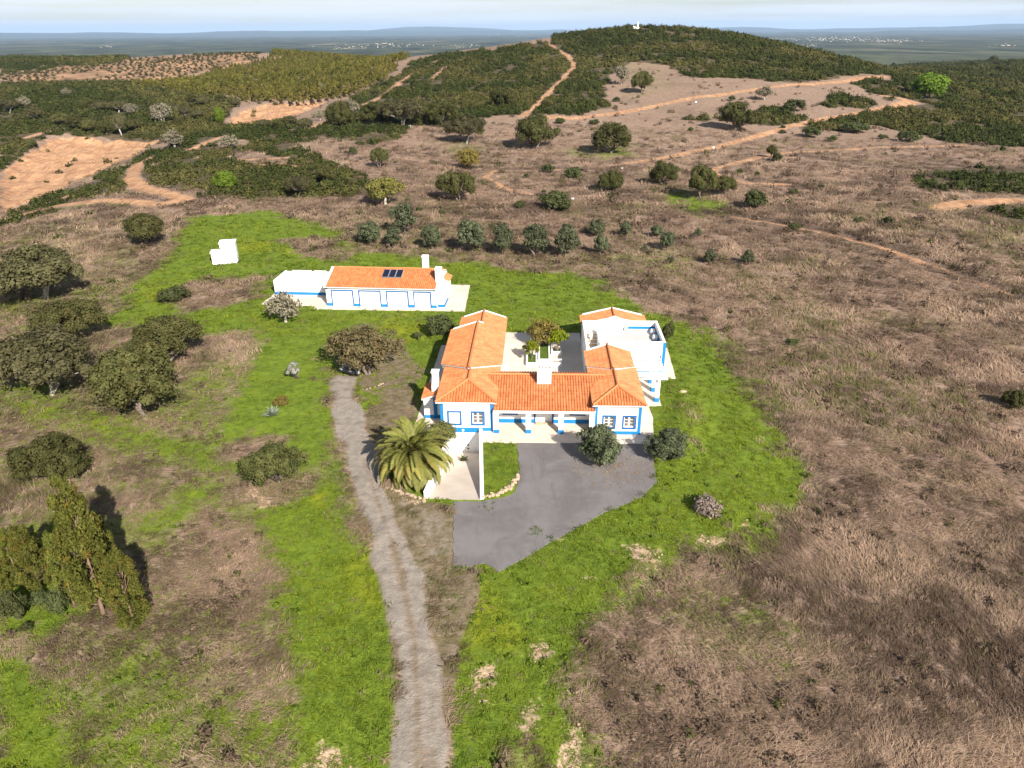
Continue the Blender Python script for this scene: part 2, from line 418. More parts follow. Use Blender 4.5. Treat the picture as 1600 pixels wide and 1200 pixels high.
def leaf_mat(name, c1, c2, c3=None, tr=.09, gloss=.07, inst=False):
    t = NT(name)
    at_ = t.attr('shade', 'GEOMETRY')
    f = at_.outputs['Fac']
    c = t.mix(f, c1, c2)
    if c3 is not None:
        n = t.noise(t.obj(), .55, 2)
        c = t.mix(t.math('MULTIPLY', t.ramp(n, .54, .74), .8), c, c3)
    if inst:
        ti = t.attr('tint', 'INSTANCER'); c = t.mix(1.0, c, ti.outputs['Color'], 'MULTIPLY')
    else:
        oi = t.new('ObjectInfo')
        hs = t.new('HueSaturation'); t.l.new(c, hs.inputs['Color'])
        t.l.new(t.ramp(oi.outputs['Random'], 0, 1, .82, 1.2), hs.inputs['Value'])
        t.l.new(t.ramp(oi.outputs['Random'], 0, 1, .490, .506), hs.inputs['Hue'])
        c = hs.outputs[0]
    b = t.new('BsdfPrincipled'); t.l.new(c, b.inputs['Base Color']); b.inputs['Roughness'].default_value = .55
    b.inputs['Specular IOR Level'].default_value = gloss
    tl = t.new('BsdfTranslucent'); t.l.new(c, tl.inputs[0])
    mx = t.new('MixShader'); mx.inputs[0].default_value = tr
    t.l.new(b.outputs[0], mx.inputs[1]); t.l.new(tl.outputs[0], mx.inputs[2]); t.l.new(mx.outputs[0], t.out.inputs[0])
    return t.m
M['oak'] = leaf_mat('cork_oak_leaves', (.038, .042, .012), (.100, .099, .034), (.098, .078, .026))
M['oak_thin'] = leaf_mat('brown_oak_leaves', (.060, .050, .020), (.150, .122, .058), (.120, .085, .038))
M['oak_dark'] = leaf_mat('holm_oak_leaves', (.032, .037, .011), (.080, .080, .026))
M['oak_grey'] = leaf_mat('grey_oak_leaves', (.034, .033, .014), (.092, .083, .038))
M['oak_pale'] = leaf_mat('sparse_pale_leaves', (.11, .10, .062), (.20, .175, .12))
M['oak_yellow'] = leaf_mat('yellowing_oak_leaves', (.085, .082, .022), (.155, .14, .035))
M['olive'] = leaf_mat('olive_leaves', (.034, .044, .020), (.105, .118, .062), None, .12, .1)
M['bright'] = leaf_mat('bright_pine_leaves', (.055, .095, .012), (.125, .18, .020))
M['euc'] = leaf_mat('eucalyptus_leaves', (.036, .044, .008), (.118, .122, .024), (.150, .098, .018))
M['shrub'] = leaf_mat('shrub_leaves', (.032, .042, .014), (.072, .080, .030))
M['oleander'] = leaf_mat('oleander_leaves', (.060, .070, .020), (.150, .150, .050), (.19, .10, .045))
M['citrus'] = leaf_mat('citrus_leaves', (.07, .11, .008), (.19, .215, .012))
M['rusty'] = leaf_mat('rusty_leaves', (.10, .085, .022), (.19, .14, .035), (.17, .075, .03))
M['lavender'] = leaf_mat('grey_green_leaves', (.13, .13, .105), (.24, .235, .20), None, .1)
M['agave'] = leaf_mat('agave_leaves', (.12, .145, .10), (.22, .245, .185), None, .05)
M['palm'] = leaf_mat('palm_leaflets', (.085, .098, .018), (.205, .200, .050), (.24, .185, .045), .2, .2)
M['twigs'] = leaf_mat('dry_twigs', (.14, .105, .085), (.25, .20, .165), None, .05)
M['scrub'] = leaf_mat('scrub_leaves', (.55, .55, .55), (1.25, 1.2, 1.05), None, .12, .04, True)
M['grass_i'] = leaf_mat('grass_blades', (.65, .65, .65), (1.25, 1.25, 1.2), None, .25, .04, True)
def _each(s, name, mat, parent, bevel=0.0):
    """every solid collected so far as an object of its own (boxes only)"""
    out = []
    for k in range(0, len(s.v), 8):
        m_ = MB(); m_.v = s.v[k:k + 8]; m_.f = [(0, 3, 2, 1), (4, 5, 6, 7), (0, 1, 5, 4), (1, 2, 6, 5), (2, 3, 7, 6), (3, 0, 4, 7)]
        out.append(m_.build(name, mat, parent, bevel))
    return out
MB.each = _each

# ------------------------------------------------------------------ terrain sheet
_th = np.radians(np.concatenate([np.arange(-57, 57.01, .21), np.arange(60, 301, 6.0)]))
_r = [3., 6., 9., 12.]
while _r[-1] < 26: _r.append(_r[-1] + .8)
while _r[-1] < 85: _r.append(_r[-1] + .30)
while _r[-1] < 900: _r.append(_r[-1] * 1.0078)
while _r[-1] < 1500: _r.append(_r[-1] * 1.014)
while _r[-1] < 2000: _r.append(_r[-1] * 1.03)
NEAR_ROWS = len(_r)
while _r[-1] < 60000: _r.append(_r[-1] * 1.06)
_r = np.array(_r); NR, NTH = len(_r), len(_th)
TX = (_r[:, None] * np.sin(_th)[None]).ravel(); TY = (_r[:, None] * np.cos(_th)[None]).ravel()

# ramp cut-out (local house coordinates) : snap nearby vertices to its outline, then drop the faces inside
RAMP = [(-4.42, -10.0), (-.28, -10.0), (-1.12, 0.2), (-3.55, 0.2)]
RAMPW = np.array([h2w(*p) for p in RAMP])
def poly_sd(poly, x, y, pad=60.):
    """signed distance to a polygon (negative inside); far points get +pad"""
    P = np.asarray(poly, float); out = np.full(len(x), pad)
    x0, y0 = P.min(0) - pad; x1, y1 = P.max(0) + pad
    idx = np.nonzero((x > x0) & (x < x1) & (y > y0) & (y < y1))[0]
    if not len(idx): return out
    X, Y = x[idx], y[idx]; d2 = np.full(len(idx), 1e18); ins = np.zeros(len(idx), bool)
    for i in range(len(P)):
        ax, ay = P[i]; bx, by = P[(i + 1) % len(P)]
        ex, ey = bx - ax, by - ay; L = ex * ex + ey * ey + 1e-12
        t = np.clip(((X - ax) * ex + (Y - ay) * ey) / L, 0, 1)
        d2 = np.minimum(d2, (X - ax - t * ex) ** 2 + (Y - ay - t * ey) ** 2)
        c = ((ay > Y) != (by > Y)) & (X < (bx - ax) * (Y - ay) / ((by - ay) if by != ay else 1e-12) + ax)
        ins ^= c
    d = np.sqrt(d2); out[idx] = np.where(ins, -d, d); return out
def line_d(pts, x, y, pad=40.):
    P = np.asarray(pts, float); out = np.full(len(x), pad)
    x0, y0 = P.min(0) - pad; x1, y1 = P.max(0) + pad
    idx = np.nonzero((x > x0) & (x < x1) & (y > y0) & (y < y1))[0]
    if not len(idx): return out
    X, Y = x[idx], y[idx]; d2 = np.full(len(idx), 1e18)
    for i in range(len(P) - 1):
        ax, ay = P[i]; bx, by = P[i + 1]; ex, ey = bx - ax, by - ay
        t = np.clip(((X - ax) * ex + (Y - ay) * ey) / (ex * ex + ey * ey + 1e-12), 0, 1)
        d2 = np.minimum(d2, (X - ax - t * ex) ** 2 + (Y - ay - t * ey) ** 2)
    out[idx] = np.sqrt(d2); return out
_near = np.nonzero((np.abs(TX - RAMPW[:, 0].mean()) < 9) & (np.abs(TY - RAMPW[:, 1].mean()) < 11))[0]
for i in _near:
    best = None
    for k in range(4):
        a, b = RAMPW[k], RAMPW[(k + 1) % 4]; e = b - a
        t = np.clip(((TX[i] - a[0]) * e[0] + (TY[i] - a[1]) * e[1]) / (e @ e), 0, 1); q = a + t * e
        d = math.hypot(TX[i] - q[0], TY[i] - q[1])
        if best is None or d < best[0]: best = (d, q)
    if best[0] < .19: TX[i], TY[i] = best[1]
TR = np.hypot(TX, TY)

def PX(*pts):
    a = np.array(pts, float); return unproject(a[:, 0], a[:, 1])
NOI = {w: (fbm(TX / w, TY / w, 40 + int(w), 3) - .5) * 2 for w in (1.6, 5.0, 16.0, 60.0)}
keys = ['green', 'bare', 'scrub', 'gravel', 'orange', 'moss', 'dark', 'yellow', 'crop']
MK = {k: np.zeros(len(TX)) for k in keys}
def edge(sd, f, amp):
    return sstep(f, -f, sd + NOI[1.6] * amp * .35 + NOI[5.0] * amp * .65)
def paint(key, poly, val=1.0, f=1.0, amp=1.0, mode='set'):
    w = edge(poly_sd(poly, TX, TY), f, amp)
    if mode == 'set': MK[key] = MK[key] * (1 - w) + val * w
    elif mode == 'max': MK[key] = np.maximum(MK[key], w * val)
    return w
def stroke(key, pts, width, val=1.0, f=.5, amp=.5, clear=()):
    d = line_d(pts, TX, TY) - width / 2
    w = edge(d, f, amp); MK[key] = np.maximum(MK[key], w * val)
    for k in clear: MK[k] = MK[k] * (1 - w)
    return w
# --- base cover
left_mix = sstep(12, -18, TX + TY * .05) * sstep(150, 105, TY)
MK['green'] = .10 + .26 * left_mix + NOI[16.0] * .16 + NOI[60.0] * .1
MK['dark'] = .30 + NOI[16.0] * .3 + .12 * sstep(70, 40, TY) * sstep(5, 14, TX)
# olive-grove and slope greens
for q, v in (([(540, 340), (720, 330), (960, 395), (1120, 425), (1150, 460), (960, 440), (700, 420), (560, 390)], .42),
             ([(925, 235), (990, 222), (1000, 242), (940, 250), (905, 240)], .75), ([(1040, 295), (1110, 305), (1150, 318), (1130, 335), (1070, 335), (1035, 318)], .85),
             ([(860, 232), (930, 222), (940, 240), (880, 248)], .6), ([(680, 220), (740, 215), (760, 235), (700, 240)], .5), ([(1000, 262), (1060, 255), (1050, 290), (1000, 290)], .5),
             ([(960, 100), (1040, 95), (1060, 140), (970, 160)], .42), ([(970, 365), (1090, 400), (1060, 425), (960, 400)], .55), ([(1290, 480), (1490, 495), (1480, 520), (1300, 505)], .45), ([(590, 195), (640, 190), (640, 202), (590, 205)], .8),
             ([(1130, 420), (1180, 425), (1170, 440), (1120, 436)], .4)):
    paint('green', PX(*q), v * .8, 5.0, 5.0)
# --- green round the houses
paint('green', PX((180, 505), (215, 440), (255, 390), (300, 340), (420, 330), (480, 350), (560, 385), (640, 405), (720, 410), (830, 425), (930, 440), (1000, 488), (1050, 500), (1110, 512),
                  (1150, 560), (1178, 612), (1200, 650), (1247, 725), (1235, 765), (1190, 800), (1150, 850), (1060, 885), (985, 935), (925, 985), (905, 1050), (925, 1205), (690, 1210), (705, 1100),
                  (700, 1000), (660, 900), (600, 800), (560, 700), (530, 600), (500, 540), (430, 520), (300, 500)), .98, 3.0, 4.5)
paint('green', PX((335, 690), (345, 640), (385, 555), (410, 520), (450, 512), (510, 530), (515, 600), (520, 680), (545, 780), (590, 920), (622, 1010), (625, 1210), (470, 1210), (440, 1120),
                  (425, 1000), (425, 900), (395, 810), (470, 780), (500, 745), (380, 745), (340, 725)), .95, 2.2, 3.0)
paint('green', PX((0, 540), (150, 640), (330, 690), (330, 740), (120, 690), (0, 640)), .62, 2, 2)
paint('green', PX((210, 650), (330, 560), (420, 500), (400, 560), (340, 690)), .55, 2, 2)
paint('green', PX((180, 505), (250, 500), (520, 490), (520, 520), (400, 530), (250, 530)), .85, 1.5, 1.5)
paint('green', PX((0, 830), (110, 790), (200, 800), (280, 770), (330, 800), (250, 850), (120, 850), (0, 880)), .62, 2, 2)
paint('green', PX((0, 880), (90, 900), (130, 960), (60, 990), (0, 985)), .85, 1, 1)
paint('green', PX((0, 1030), (30, 1030), (90, 1100), (80, 1205), (0, 1205)), 1.0, 1, 1)
paint('green', PX((60, 1080), (180, 1040), (330, 1080), (420, 1060), (440, 1205), (100, 1205)), .62, 2, 2)
paint('green', PX((280, 770), (330, 745), (360, 800), (320, 860), (280, 850)), .75, 1.5, 1.5)
paint('green', PX((1000, 890), (1120, 890), (1250, 980), (1260, 1070), (1130, 1050), (1060, 1000)), .42, 2, 2.5)
# brown patches inside the green
for q in ([(255, 470), (300, 440), (370, 428), (412, 432), (395, 462), (350, 478), (280, 492)], [(165, 520), (215, 510), (225, 545), (190, 575), (160, 560)], [(310, 520), (405, 520), (380, 560), (300, 560)],
          [(440, 375), (520, 372), (540, 405), (480, 405)], [(545, 370), (640, 380), (650, 395), (560, 392)], [(320, 780), (400, 830), (400, 1000), (330, 950), (270, 880)], [(380, 690), (430, 690), (430, 720), (370, 715)],
          [(380, 1000), (430, 1000), (440, 1080), (380, 1060)], [(1080, 690), (1060, 640), (1085, 640)], [(600, 300), (760, 310), (740, 350), (600, 330)], [(215, 360), (270, 345), (260, 420), (215, 430)]):
    paint('green', PX(*q), .28, 2.4, 3.6)
# bright yellow weeds
for q in ([(355, 380), (420, 375), (425, 392), (370, 396)], [(440, 388), (470, 388), (468, 396), (442, 396)], [(220, 450), (250, 430), (260, 470), (225, 490)], [(560, 505), (690, 500), (640, 540), (590, 520)],
          [(500, 490), (640, 492), (620, 505), (510, 505)], [(705, 880), (790, 900), (800, 1000), (730, 1010)], [(525, 780), (560, 800), (590, 950), (560, 960)], [(470, 760), (520, 760), (540, 840), (480, 830)], [(395, 500), (470, 520), (430, 530)]):
    paint('yellow', PX(*q), .62, 2.2, 3.0, 'max')
# bare pale clods
BARE = [[(960, 850), (985, 842), (1010, 845), (1045, 858), (1050, 885), (1000, 908), (968, 905), (985, 880)], [(1075, 840), (1100, 830), (1145, 838), (1140, 850), (1080, 862)], [(855, 835), (880, 830), (888, 845), (868, 852)],
        [(920, 832), (945, 838), (940, 848)], [(830, 1015), (855, 1005), (865, 1020), (845, 1032)], [(745, 1050), (765, 1045), (768, 1090), (758, 1120), (748, 1100)], [(870, 1060), (915, 1050), (925, 1100), (915, 1205), (860, 1205), (875, 1120)],
        [(815, 1100), (845, 1095), (850, 1140), (830, 1205), (780, 1205), (800, 1150)], [(495, 1160), (515, 1148), (540, 1205), (485, 1205)], [(372, 748), (395, 740), (440, 790), (400, 800), (375, 780)], [(470, 712), (485, 705), (490, 725), (475, 735)],
        [(600, 770), (640, 772), (668, 785), (650, 792), (612, 785)], [(270, 655), (290, 635), (300, 640), (275, 665)], [(180, 480), (210, 478), (205, 486)], [(1160, 815), (1170, 812), (1168, 835)], [(910, 900), (960, 900), (955, 910), (905, 918)]]
for q in BARE: paint('bare', PX(*q), .66, 1.0, 1.8, 'max')
# quarry faces and tracks beyond the valley
PIT1 = PX((0, 268), (40, 240), (75, 214), (100, 207), (150, 212), (252, 217), (205, 243), (150, 265), (105, 285), (80, 302), (0, 328))
PIT2 = PX((352, 190), (365, 176), (385, 166), (430, 158), (512, 154), (490, 166), (455, 178), (400, 192), (368, 197))
# --- scrub
def scrub(poly, val=1.0, f=3., amp=5.): paint('scrub', poly, val, f, amp)
scrub(PX((0, 335), (90, 300), (140, 285), (215, 245), (280, 225), (330, 205), (420, 195), (500, 200), (545, 175), (600, 150), (640, 100), (700, 85), (770, 77), (860, 64), (930, 48), (990, 42), (1060, 44), (1100, 48), (1200, 63),
         (1300, 86), (1390, 112), (1440, 128), (1390, 118), (1335, 117), (1240, 132), (1170, 122), (1080, 122), (1040, 100), (985, 96), (950, 120), (945, 150), (950, 165), (890, 180), (850, 178), (760, 180), (750, 208), (700, 200), (640, 195), (620, 220), (575, 228), (500, 215),
         (460, 230), (560, 270), (590, 300), (540, 310), (350, 312), (300, 310), (330, 285), (290, 300), (220, 295), (260, 315), (180, 305), (120, 318), (0, 355)), 1.0)
scrub(PX((0, 130), (60, 130), (200, 128), (300, 150), (380, 155), (340, 200), (280, 218), (150, 210), (100, 206), (70, 212), (0, 265)), 1.0)
scrub(PX((640, 88), (665, 86), (600, 160), (540, 185), (500, 182), (545, 152), (600, 130)), 1.0)
scrub(PX((1020, 178), (1100, 190), (1200, 170), (1290, 190), (1400, 168), (1425, 158), (1385, 130), (1440, 120), (1470, 130), (1600, 130), (1600, 228), (1500, 222), (1410, 205), (1330, 190), (1325, 205)), 1.0)
scrub(PX((1330, 130), (1370, 125), (1420, 150), (1395, 160), (1340, 135)), 1.0)
scrub(PX((1280, 160), (1300, 150), (1370, 160), (1370, 168), (1290, 170)), 1.0)
scrub(PX((1390, 112), (1440, 95), (1500, 90), (1620, 92), (1620, 135), (1470, 132), (1440, 128)), .85, 8, 14)
scrub(PX((1428, 275), (1460, 262), (1540, 260), (1620, 266), (1620, 300), (1540, 301), (1450, 300)), 1.0)
scrub(PX((1570, 318), (1610, 308), (1620, 350), (1580, 348)), 1.0)
scrub(PX((0, 82), (90, 82), (200, 90), (180, 100), (60, 110), (0, 115)), .95, 10, 14)
for q in ([(352, 240), (400, 235), (460, 255), (440, 262), (360, 252)], [(540, 325 - 90), (620, 232), (620, 262), (560, 262)], [(330, 225), (390, 215), (400, 225), (340, 232)]):
    MK['scrub'] *= 1 - edge(poly_sd(PX(*q), TX, TY), 2, 4) * .8
# fire breaks and cleared plantation slopes
MK['scrub'] *= 1 - .0
CROP = PX((0, 126), (0, 112), (60, 108), (150, 100), (200, 92), (300, 86), (400, 78), (470, 82), (400, 100), (300, 115), (200, 133), (150, 128), (60, 130))
PINES = PX((200, 135), (330, 115), (420, 95), (470, 80), (640, 92), (600, 130), (545, 152), (470, 160), (380, 158), (300, 148))
paint('crop', CROP, .8, 14, 14); paint('crop', PINES, .35, 6, 6)
paint('scrub', PINES, 0.1, 6, 6)
for P_, k in ((PIT1, 1.), (PIT2, 1.)):
    w = paint('orange', P_, k, 1.5, 3.0); MK['scrub'] *= 1 - w; MK['green'] *= 1 - w; MK['crop'] *= 1 - w
cl = ('scrub', 'green', 'crop')
DT_W = 1.0
DT = [  # orange and pale dirt tracks: points, width, strength
    ([(850, 183), (900, 184), (980, 172), (1050, 160), (1130, 150), (1200, 138), (1280, 130), (1340, 122), (1365, 121)], 4.2, 1.0),
    ([(1425, 158), (1400, 165), (1340, 176), (1290, 185), (1240, 195), (1190, 210), (1100, 232), (1040, 245), (985, 254)], 3.2, .9),
    ([(1385, 150), (1405, 152), (1425, 158), (1400, 166)], 6.0, 1.0),
    ([(985, 254), (900, 263), (775, 264), (758, 275), (790, 293), (830, 302)], 1.6, .62),
    ([(1510, 225), (1440, 228), (1350, 231), (1250, 238), (1200, 244), (1150, 255), (1118, 263), (1114, 270), (1125, 277), (1160, 286), (1230, 288)], 2.2, .72),
    ([(1145, 341), (1220, 353), (1290, 366), (1370, 386), (1440, 410), (1520, 440), (1620, 478)], 1.3, .55),
    ([(1470, 325), (1500, 317), (1560, 313), (1620, 314)], 3.6, .75),
    ([(852, 64), (868, 75), (892, 90), (898, 104), (880, 125), (858, 145), (835, 168), (815, 182)], 2.2, .9),
    ([(745, 80), (690, 95), (640, 120), (600, 150), (565, 165), (530, 182), (500, 196), (487, 203)], 2.8, .95),
    ([(770, 76), (740, 88), (700, 105), (670, 130)], 2.6, .8),
    ([(0, 297), (60, 286), (85, 279)], 3.4, 1.0), ([(0, 332), (60, 322), (110, 305)], 3.0, .7),
    ([(0, 345), (80, 325), (150, 316), (215, 317), (245, 322), (290, 312)], 3.4, .6), ([(290, 312), (225, 297), (204, 278), (212, 258), (245, 243)], 3.0, .6),
    ([(300, 232), (330, 220), (350, 214)], 3.0, .9), ([(350, 250), (400, 248), (445, 246)], 3.0, .8), ([(40, 215), (70, 205), (100, 200)], 3.0, .7),
    ([(0, 133), (60, 131), (150, 125), (220, 118)], 6.0, .8), ([(1390, 123), (1340, 122)], 6, .9), ([(1590, 165), (1540, 162), (1500, 158)], 3, .7), ([(380, 258), (440, 256), (470, 262)], 2, .6)]
for pts, wd, val in DT:
    if len(PX(*pts)) and np.median(np.hypot(*PX(*pts).T)) > 170: wd = wd * 1.05; MK['scrub'] *= 1 - edge(line_d(PX(*pts), TX, TY) - wd * .75, 1.2, 1.2)
    stroke('orange', PX(*pts), wd * (1.3 if val < .8 else 1.0), min(1, .28 + .76 * val), .8, 1.3, cl)
for pts, wd in (([(1118, 268), (1250, 292), (1400, 280), (1600, 262)], 5), ([(1145, 338), (1220, 350), (1290, 362), (1370, 382), (1440, 407), (1520, 437), (1600, 470)], 6), ([(985, 262), (900, 262), (770, 262)], 5), ([(700, 330), (900, 325), (1140, 335)], 7),
                ([(1250, 245), (1400, 262), (1590, 262)], 5), ([(760, 280), (800, 300), (850, 305), (1000, 300)], 4)):
    MK['dark'] = np.maximum(MK['dark'], edge(line_d(PX(*pts), TX, TY) - wd / 2, 1.5, 2) * .95)
paint('orange', PX((1240, 215 - 140), (1245, 72), (1260, 74), (1250, 78)), .0, 1, 1, 'max')
paint('orange', PX((918, 112), (945, 106), (948, 114), (925, 118)), .9, 1, 2, 'max')
paint('orange', PX((980, 45.5), (1012, 46), (1010, 48.5), (984, 48)), .9, 1.5, 1.5, 'max')
# grass lane beside the left tracks
MK['green'] = np.maximum(MK['green'], edge(line_d(PX((0, 350), (80, 330), (150, 320), (200, 320)), TX, TY) - 1.4, 1, 1) * .8)
MK['green'] = np.maximum(MK['green'], edge(line_d(PX((290, 315), (225, 299), (206, 280), (214, 260)), TX, TY) - .9, .8, .8) * .8)
# --- gravel drive
MOWN = edge(poly_sd(PX((338, 690), (348, 640), (388, 560), (440, 520), (500, 530), (512, 590), (515, 680), (520, 735), (380, 738), (342, 720)), TX, TY), 1.5, 1.2)
GRAV = PX((514, 592), (530, 586), (552, 590), (566, 650), (590, 725), (614, 790), (640, 870), (660, 930), (676, 1000), (688, 1080), (694, 1210), (619, 1210), (624, 1050), (612, 962), (598, 900), (570, 830), (541, 725), (519, 645))
MOSS = PX((575, 640), (640, 600), (655, 640), (635, 680), (600, 690), (600, 740), (660, 785), (709, 788), (709, 886), (760, 885), (745, 930), (718, 1000), (705, 1080), (700, 1210), (640, 1210), (640, 1000), (600, 850), (560, 700))
w = paint('moss', MOSS, .95, .5, .7); MK['green'] *= 1 - .75 * w
paint('moss', PX((520, 560), (560, 500), (640, 545), (660, 580), (620, 640), (560, 620)), .8, 1.2, 2.0, 'max'); paint('moss', PX((540, 505), (600, 500), (590, 530), (540, 540)), .6, 1, 2, 'max')
w = paint('gravel', GRAV, 1.0, .5, .9)
for k in ('green', 'moss', 'bare', 'yellow'): MK[k] *= 1 - w
paint('gravel', PX((630, 785), (668, 790), (707, 800), (706, 860), (668, 880), (640, 850)), .42, 1.0, 1.2, 'max')
# worn crown between the wheel ruts
rut = edge(line_d(PX((560, 690), (592, 790), (617, 860), (634, 930), (647, 1000), (652, 1100), (654, 1210)), TX, TY) - .28, .4, .35) * sstep(58, 44, TY)
MK['gravel'] *= 1 - .62 * rut; MK['moss'] = np.maximum(MK['moss'], rut * .6)
rut = edge(line_d(PX((668, 1000), (676, 1100), (680, 1210)), TX, TY) - .2, .3, .35); MK['gravel'] *= 1 - .4 * rut; MK['moss'] = np.maximum(MK['moss'], rut * .6)
w = paint('gravel', PX((590, 700), (640, 660), (655, 665), (650, 690), (610, 720), (640, 790), (625, 800)), .55, .8, 1.0, 'max')
far_ = sstep(1050, 1400, TR)
for k in ('scrub',): MK[k] = np.maximum(MK[k], far_ * .8)
for k in keys: MK[k] = np.clip(MK[k], 0, 1)

# --- heights, with the paved areas pressed 6 cm down
TZ = height(TX, TY)
ASPH_PX = PX((709, 783), (752, 783), (790, 776), (805, 768), (812, 745), (808, 690), (1019, 694), (1024, 735), (1027, 752), (1003, 776), (945, 800), (885, 833), (822, 870), (779, 893), (758, 879), (732, 884), (708, 887))
PAVE_UV = [[(-7.0, -1.6), (-4.3, -1.75), (-4.3, 18.6), (-6.8, 18.6)], [(-.9, -1.8), (13.6, -1.8), (13.9, 1.4), (14.1, 2.6), (14.0, 5.0), (15.2, 5.1), (15.3, 10.9), (17.5, 10.9), (17.9, 18.4), (12, 18.4), (8.65, 18.4), (8.65, 1.7), (0, 1.7), (0, 0), (-.9, 0)],
           [(0, 5), (8.6, 5), (8.6, 22.4), (0, 22.4)]]
PAVE = [np.array([h2w(*p) for p in q]) for q in PAVE_UV]
GPAVE_UV = [[(-8.6, .1), (-1.5, -.1), (-1.4, -1.2), (17.6, -.7), (16.9, 9.2), (14.2, 9.2), (14.2, 6.4), (-8.5, 6.4)]]
GPAVE = [np.array([g2w(*p) for p in q]) for q in GPAVE_UV]
micro = np.zeros(len(TX)); inner = np.full(len(TX), 60.)
for q in [ASPH_PX] + PAVE + GPAVE: inner = np.minimum(inner, poly_sd(q, TX, TY, 20.))
inner = np.minimum(inner, poly_sd(np.array([h2w(*p) for p in [(-5, -.2), (0, -.2), (12.6, -.2), (12.6, 5), (16.6, 11), (16.6, 20), (-5, 20)]]), TX, TY, 20.))
rampd = poly_sd(RAMPW, TX, TY, 20.)
mw = sstep(.2, 2.2, np.minimum(inner, np.where(rampd < 0, 0, rampd + .15))) * sstep(1000, 300, TR)
lump = .35 + .65 * np.clip(1 - MK['gravel'] - .5 * MK['moss'], 0, 1)
TZ = TZ + mw * lump * (NOI[1.6] * .09 + NOI[5.0] * .16 * (1 + MK['bare']))
TZ = TZ + .45 * edge(line_d(PX((1045, 700), (1075, 650), (1065, 615), (1042, 585)), TX, TY) - 1.6, 1.6, .6) * mw      # low bank beside the house
TZ = TZ + mw * sstep(.5, .1, MK['green']) * sstep(.5, .1, MK['orange']) * sstep(160, 60, TR) * np.abs(NOI[1.6]) ** .7 * .14
TZ = np.where(inner < .08, TZ - .07, TZ)
quarry = np.maximum(edge(poly_sd(PIT1, TX, TY), 2.5, 2), edge(poly_sd(PIT2, TX, TY), 2.5, 2))
TZ = TZ - quarry * (2.2 + NOI[5.0] * 1.4 + NOI[16.0] * 1.2)

# --- split the sheet into its plain parts
ii, jj = np.meshgrid(np.arange(NR - 1), np.arange(NTH), indexing='ij'); jn = (jj + 1) % NTH
QF = np.stack([ii * NTH + jj, ii * NTH + jn, (ii + 1) * NTH + jn, (ii + 1) * NTH + jj], -1).reshape(-1, 4)[:, ::-1]
fcx, fcy = TX[QF].mean(1), TY[QF].mean(1)
inside = poly_sd(RAMPW, fcx, fcy, 20.) < 0
cls = np.zeros(len(QF), int)
fm = {k: MK[k][QF].mean(1) for k in keys}
cls[fm['orange'] > .5] = 2
cls[fm['gravel'] > .5] = 1
cls[quarry[QF].mean(1) > .5] = 3
cls[(np.arange(NR - 1)[:, None] * np.ones(NTH)[None]).ravel() >= NEAR_ROWS - 1] = 4
cls[inside] = -1
TV = np.stack([TX, TY, TZ], -1)
for c, nm, mt in ((0, 'ground', 'ground'), (1, 'gravel_track', 'ground'), (2, 'dirt_track', 'ground'), (3, 'quarry_slope', 'ground'), (4, 'plain', 'plain')):
    F = QF[cls == c]
    if not len(F): continue
    used, inv = np.unique(F, return_inverse=True)
    me = np_mesh(nm, TV[used], inv.reshape(-1, 4), [M[mt]], True)
    for an, ks in (('mask_a', keys[0:3]), ('mask_b', keys[3:6]), ('mask_c', keys[6:9])):
        a = me.attributes.new(an, 'FLOAT_COLOR', 'POINT')
        a.data.foreach_set('color', np.stack([MK[k][used] for k in ks] + [np.ones(len(used))], -1).astype(np.float32).ravel())
    tag(mesh_obj(nm, me), {'ground': 'rough green and dry grass ground round the farmhouse', 'gravel_track': 'pale gravel drive running up to the house', 'dirt_track': 'orange dirt tracks on the slopes',
                           'quarry_slope': 'bare orange cut slope in the valley', 'plain': 'dark wooded plain reaching to the horizon'}[nm], kind='structure')

# --- far blue hills on the horizon
def far_ridge(dist, a0, a1, hmax, seed, depth=5000):
    n = 160; a = np.radians(np.linspace(a0, a1, n)); t = np.linspace(0, 1, n)
    h = (fbm(t * 7, t * 0 + seed, seed, 5) ** 1.6) * hmax * np.sin(np.pi * np.clip(t * 1.0, 0, 1)) ** .4
    rows = []
    for dd, hh in ((-depth, -20), (-depth * .5, .55), (0, 1), (depth, -20)):
        z = PLAIN_Z + (h * hh if hh > 0 else np.full(n, hh))
        rows.append(np.stack([(dist + dd) * np.sin(a), (dist + dd) * np.cos(a), z], -1))
    V = np.concatenate(rows); i, j = np.meshgrid(np.arange(3), np.arange(n - 1), indexing='ij')
    F = np.stack([i * n + j, i * n + j + 1, (i + 1) * n + j + 1, (i + 1) * n + j], -1).reshape(-1, 4)
    return V, F
for k, (dist, a0, a1, hm, sd) in enumerate([(27000, -75, 8, 300, 1), (33000, -20, 75, 560, 8), (22000, 8, 80, 260, 15)]):
    V, F = far_ridge(dist, a0, a1, hm, sd)
    tag(mesh_obj('distant_hills', np_mesh('distant_hills', V, F, [M['far_hill']], True)), 'low blue hills along the horizon', kind='structure')

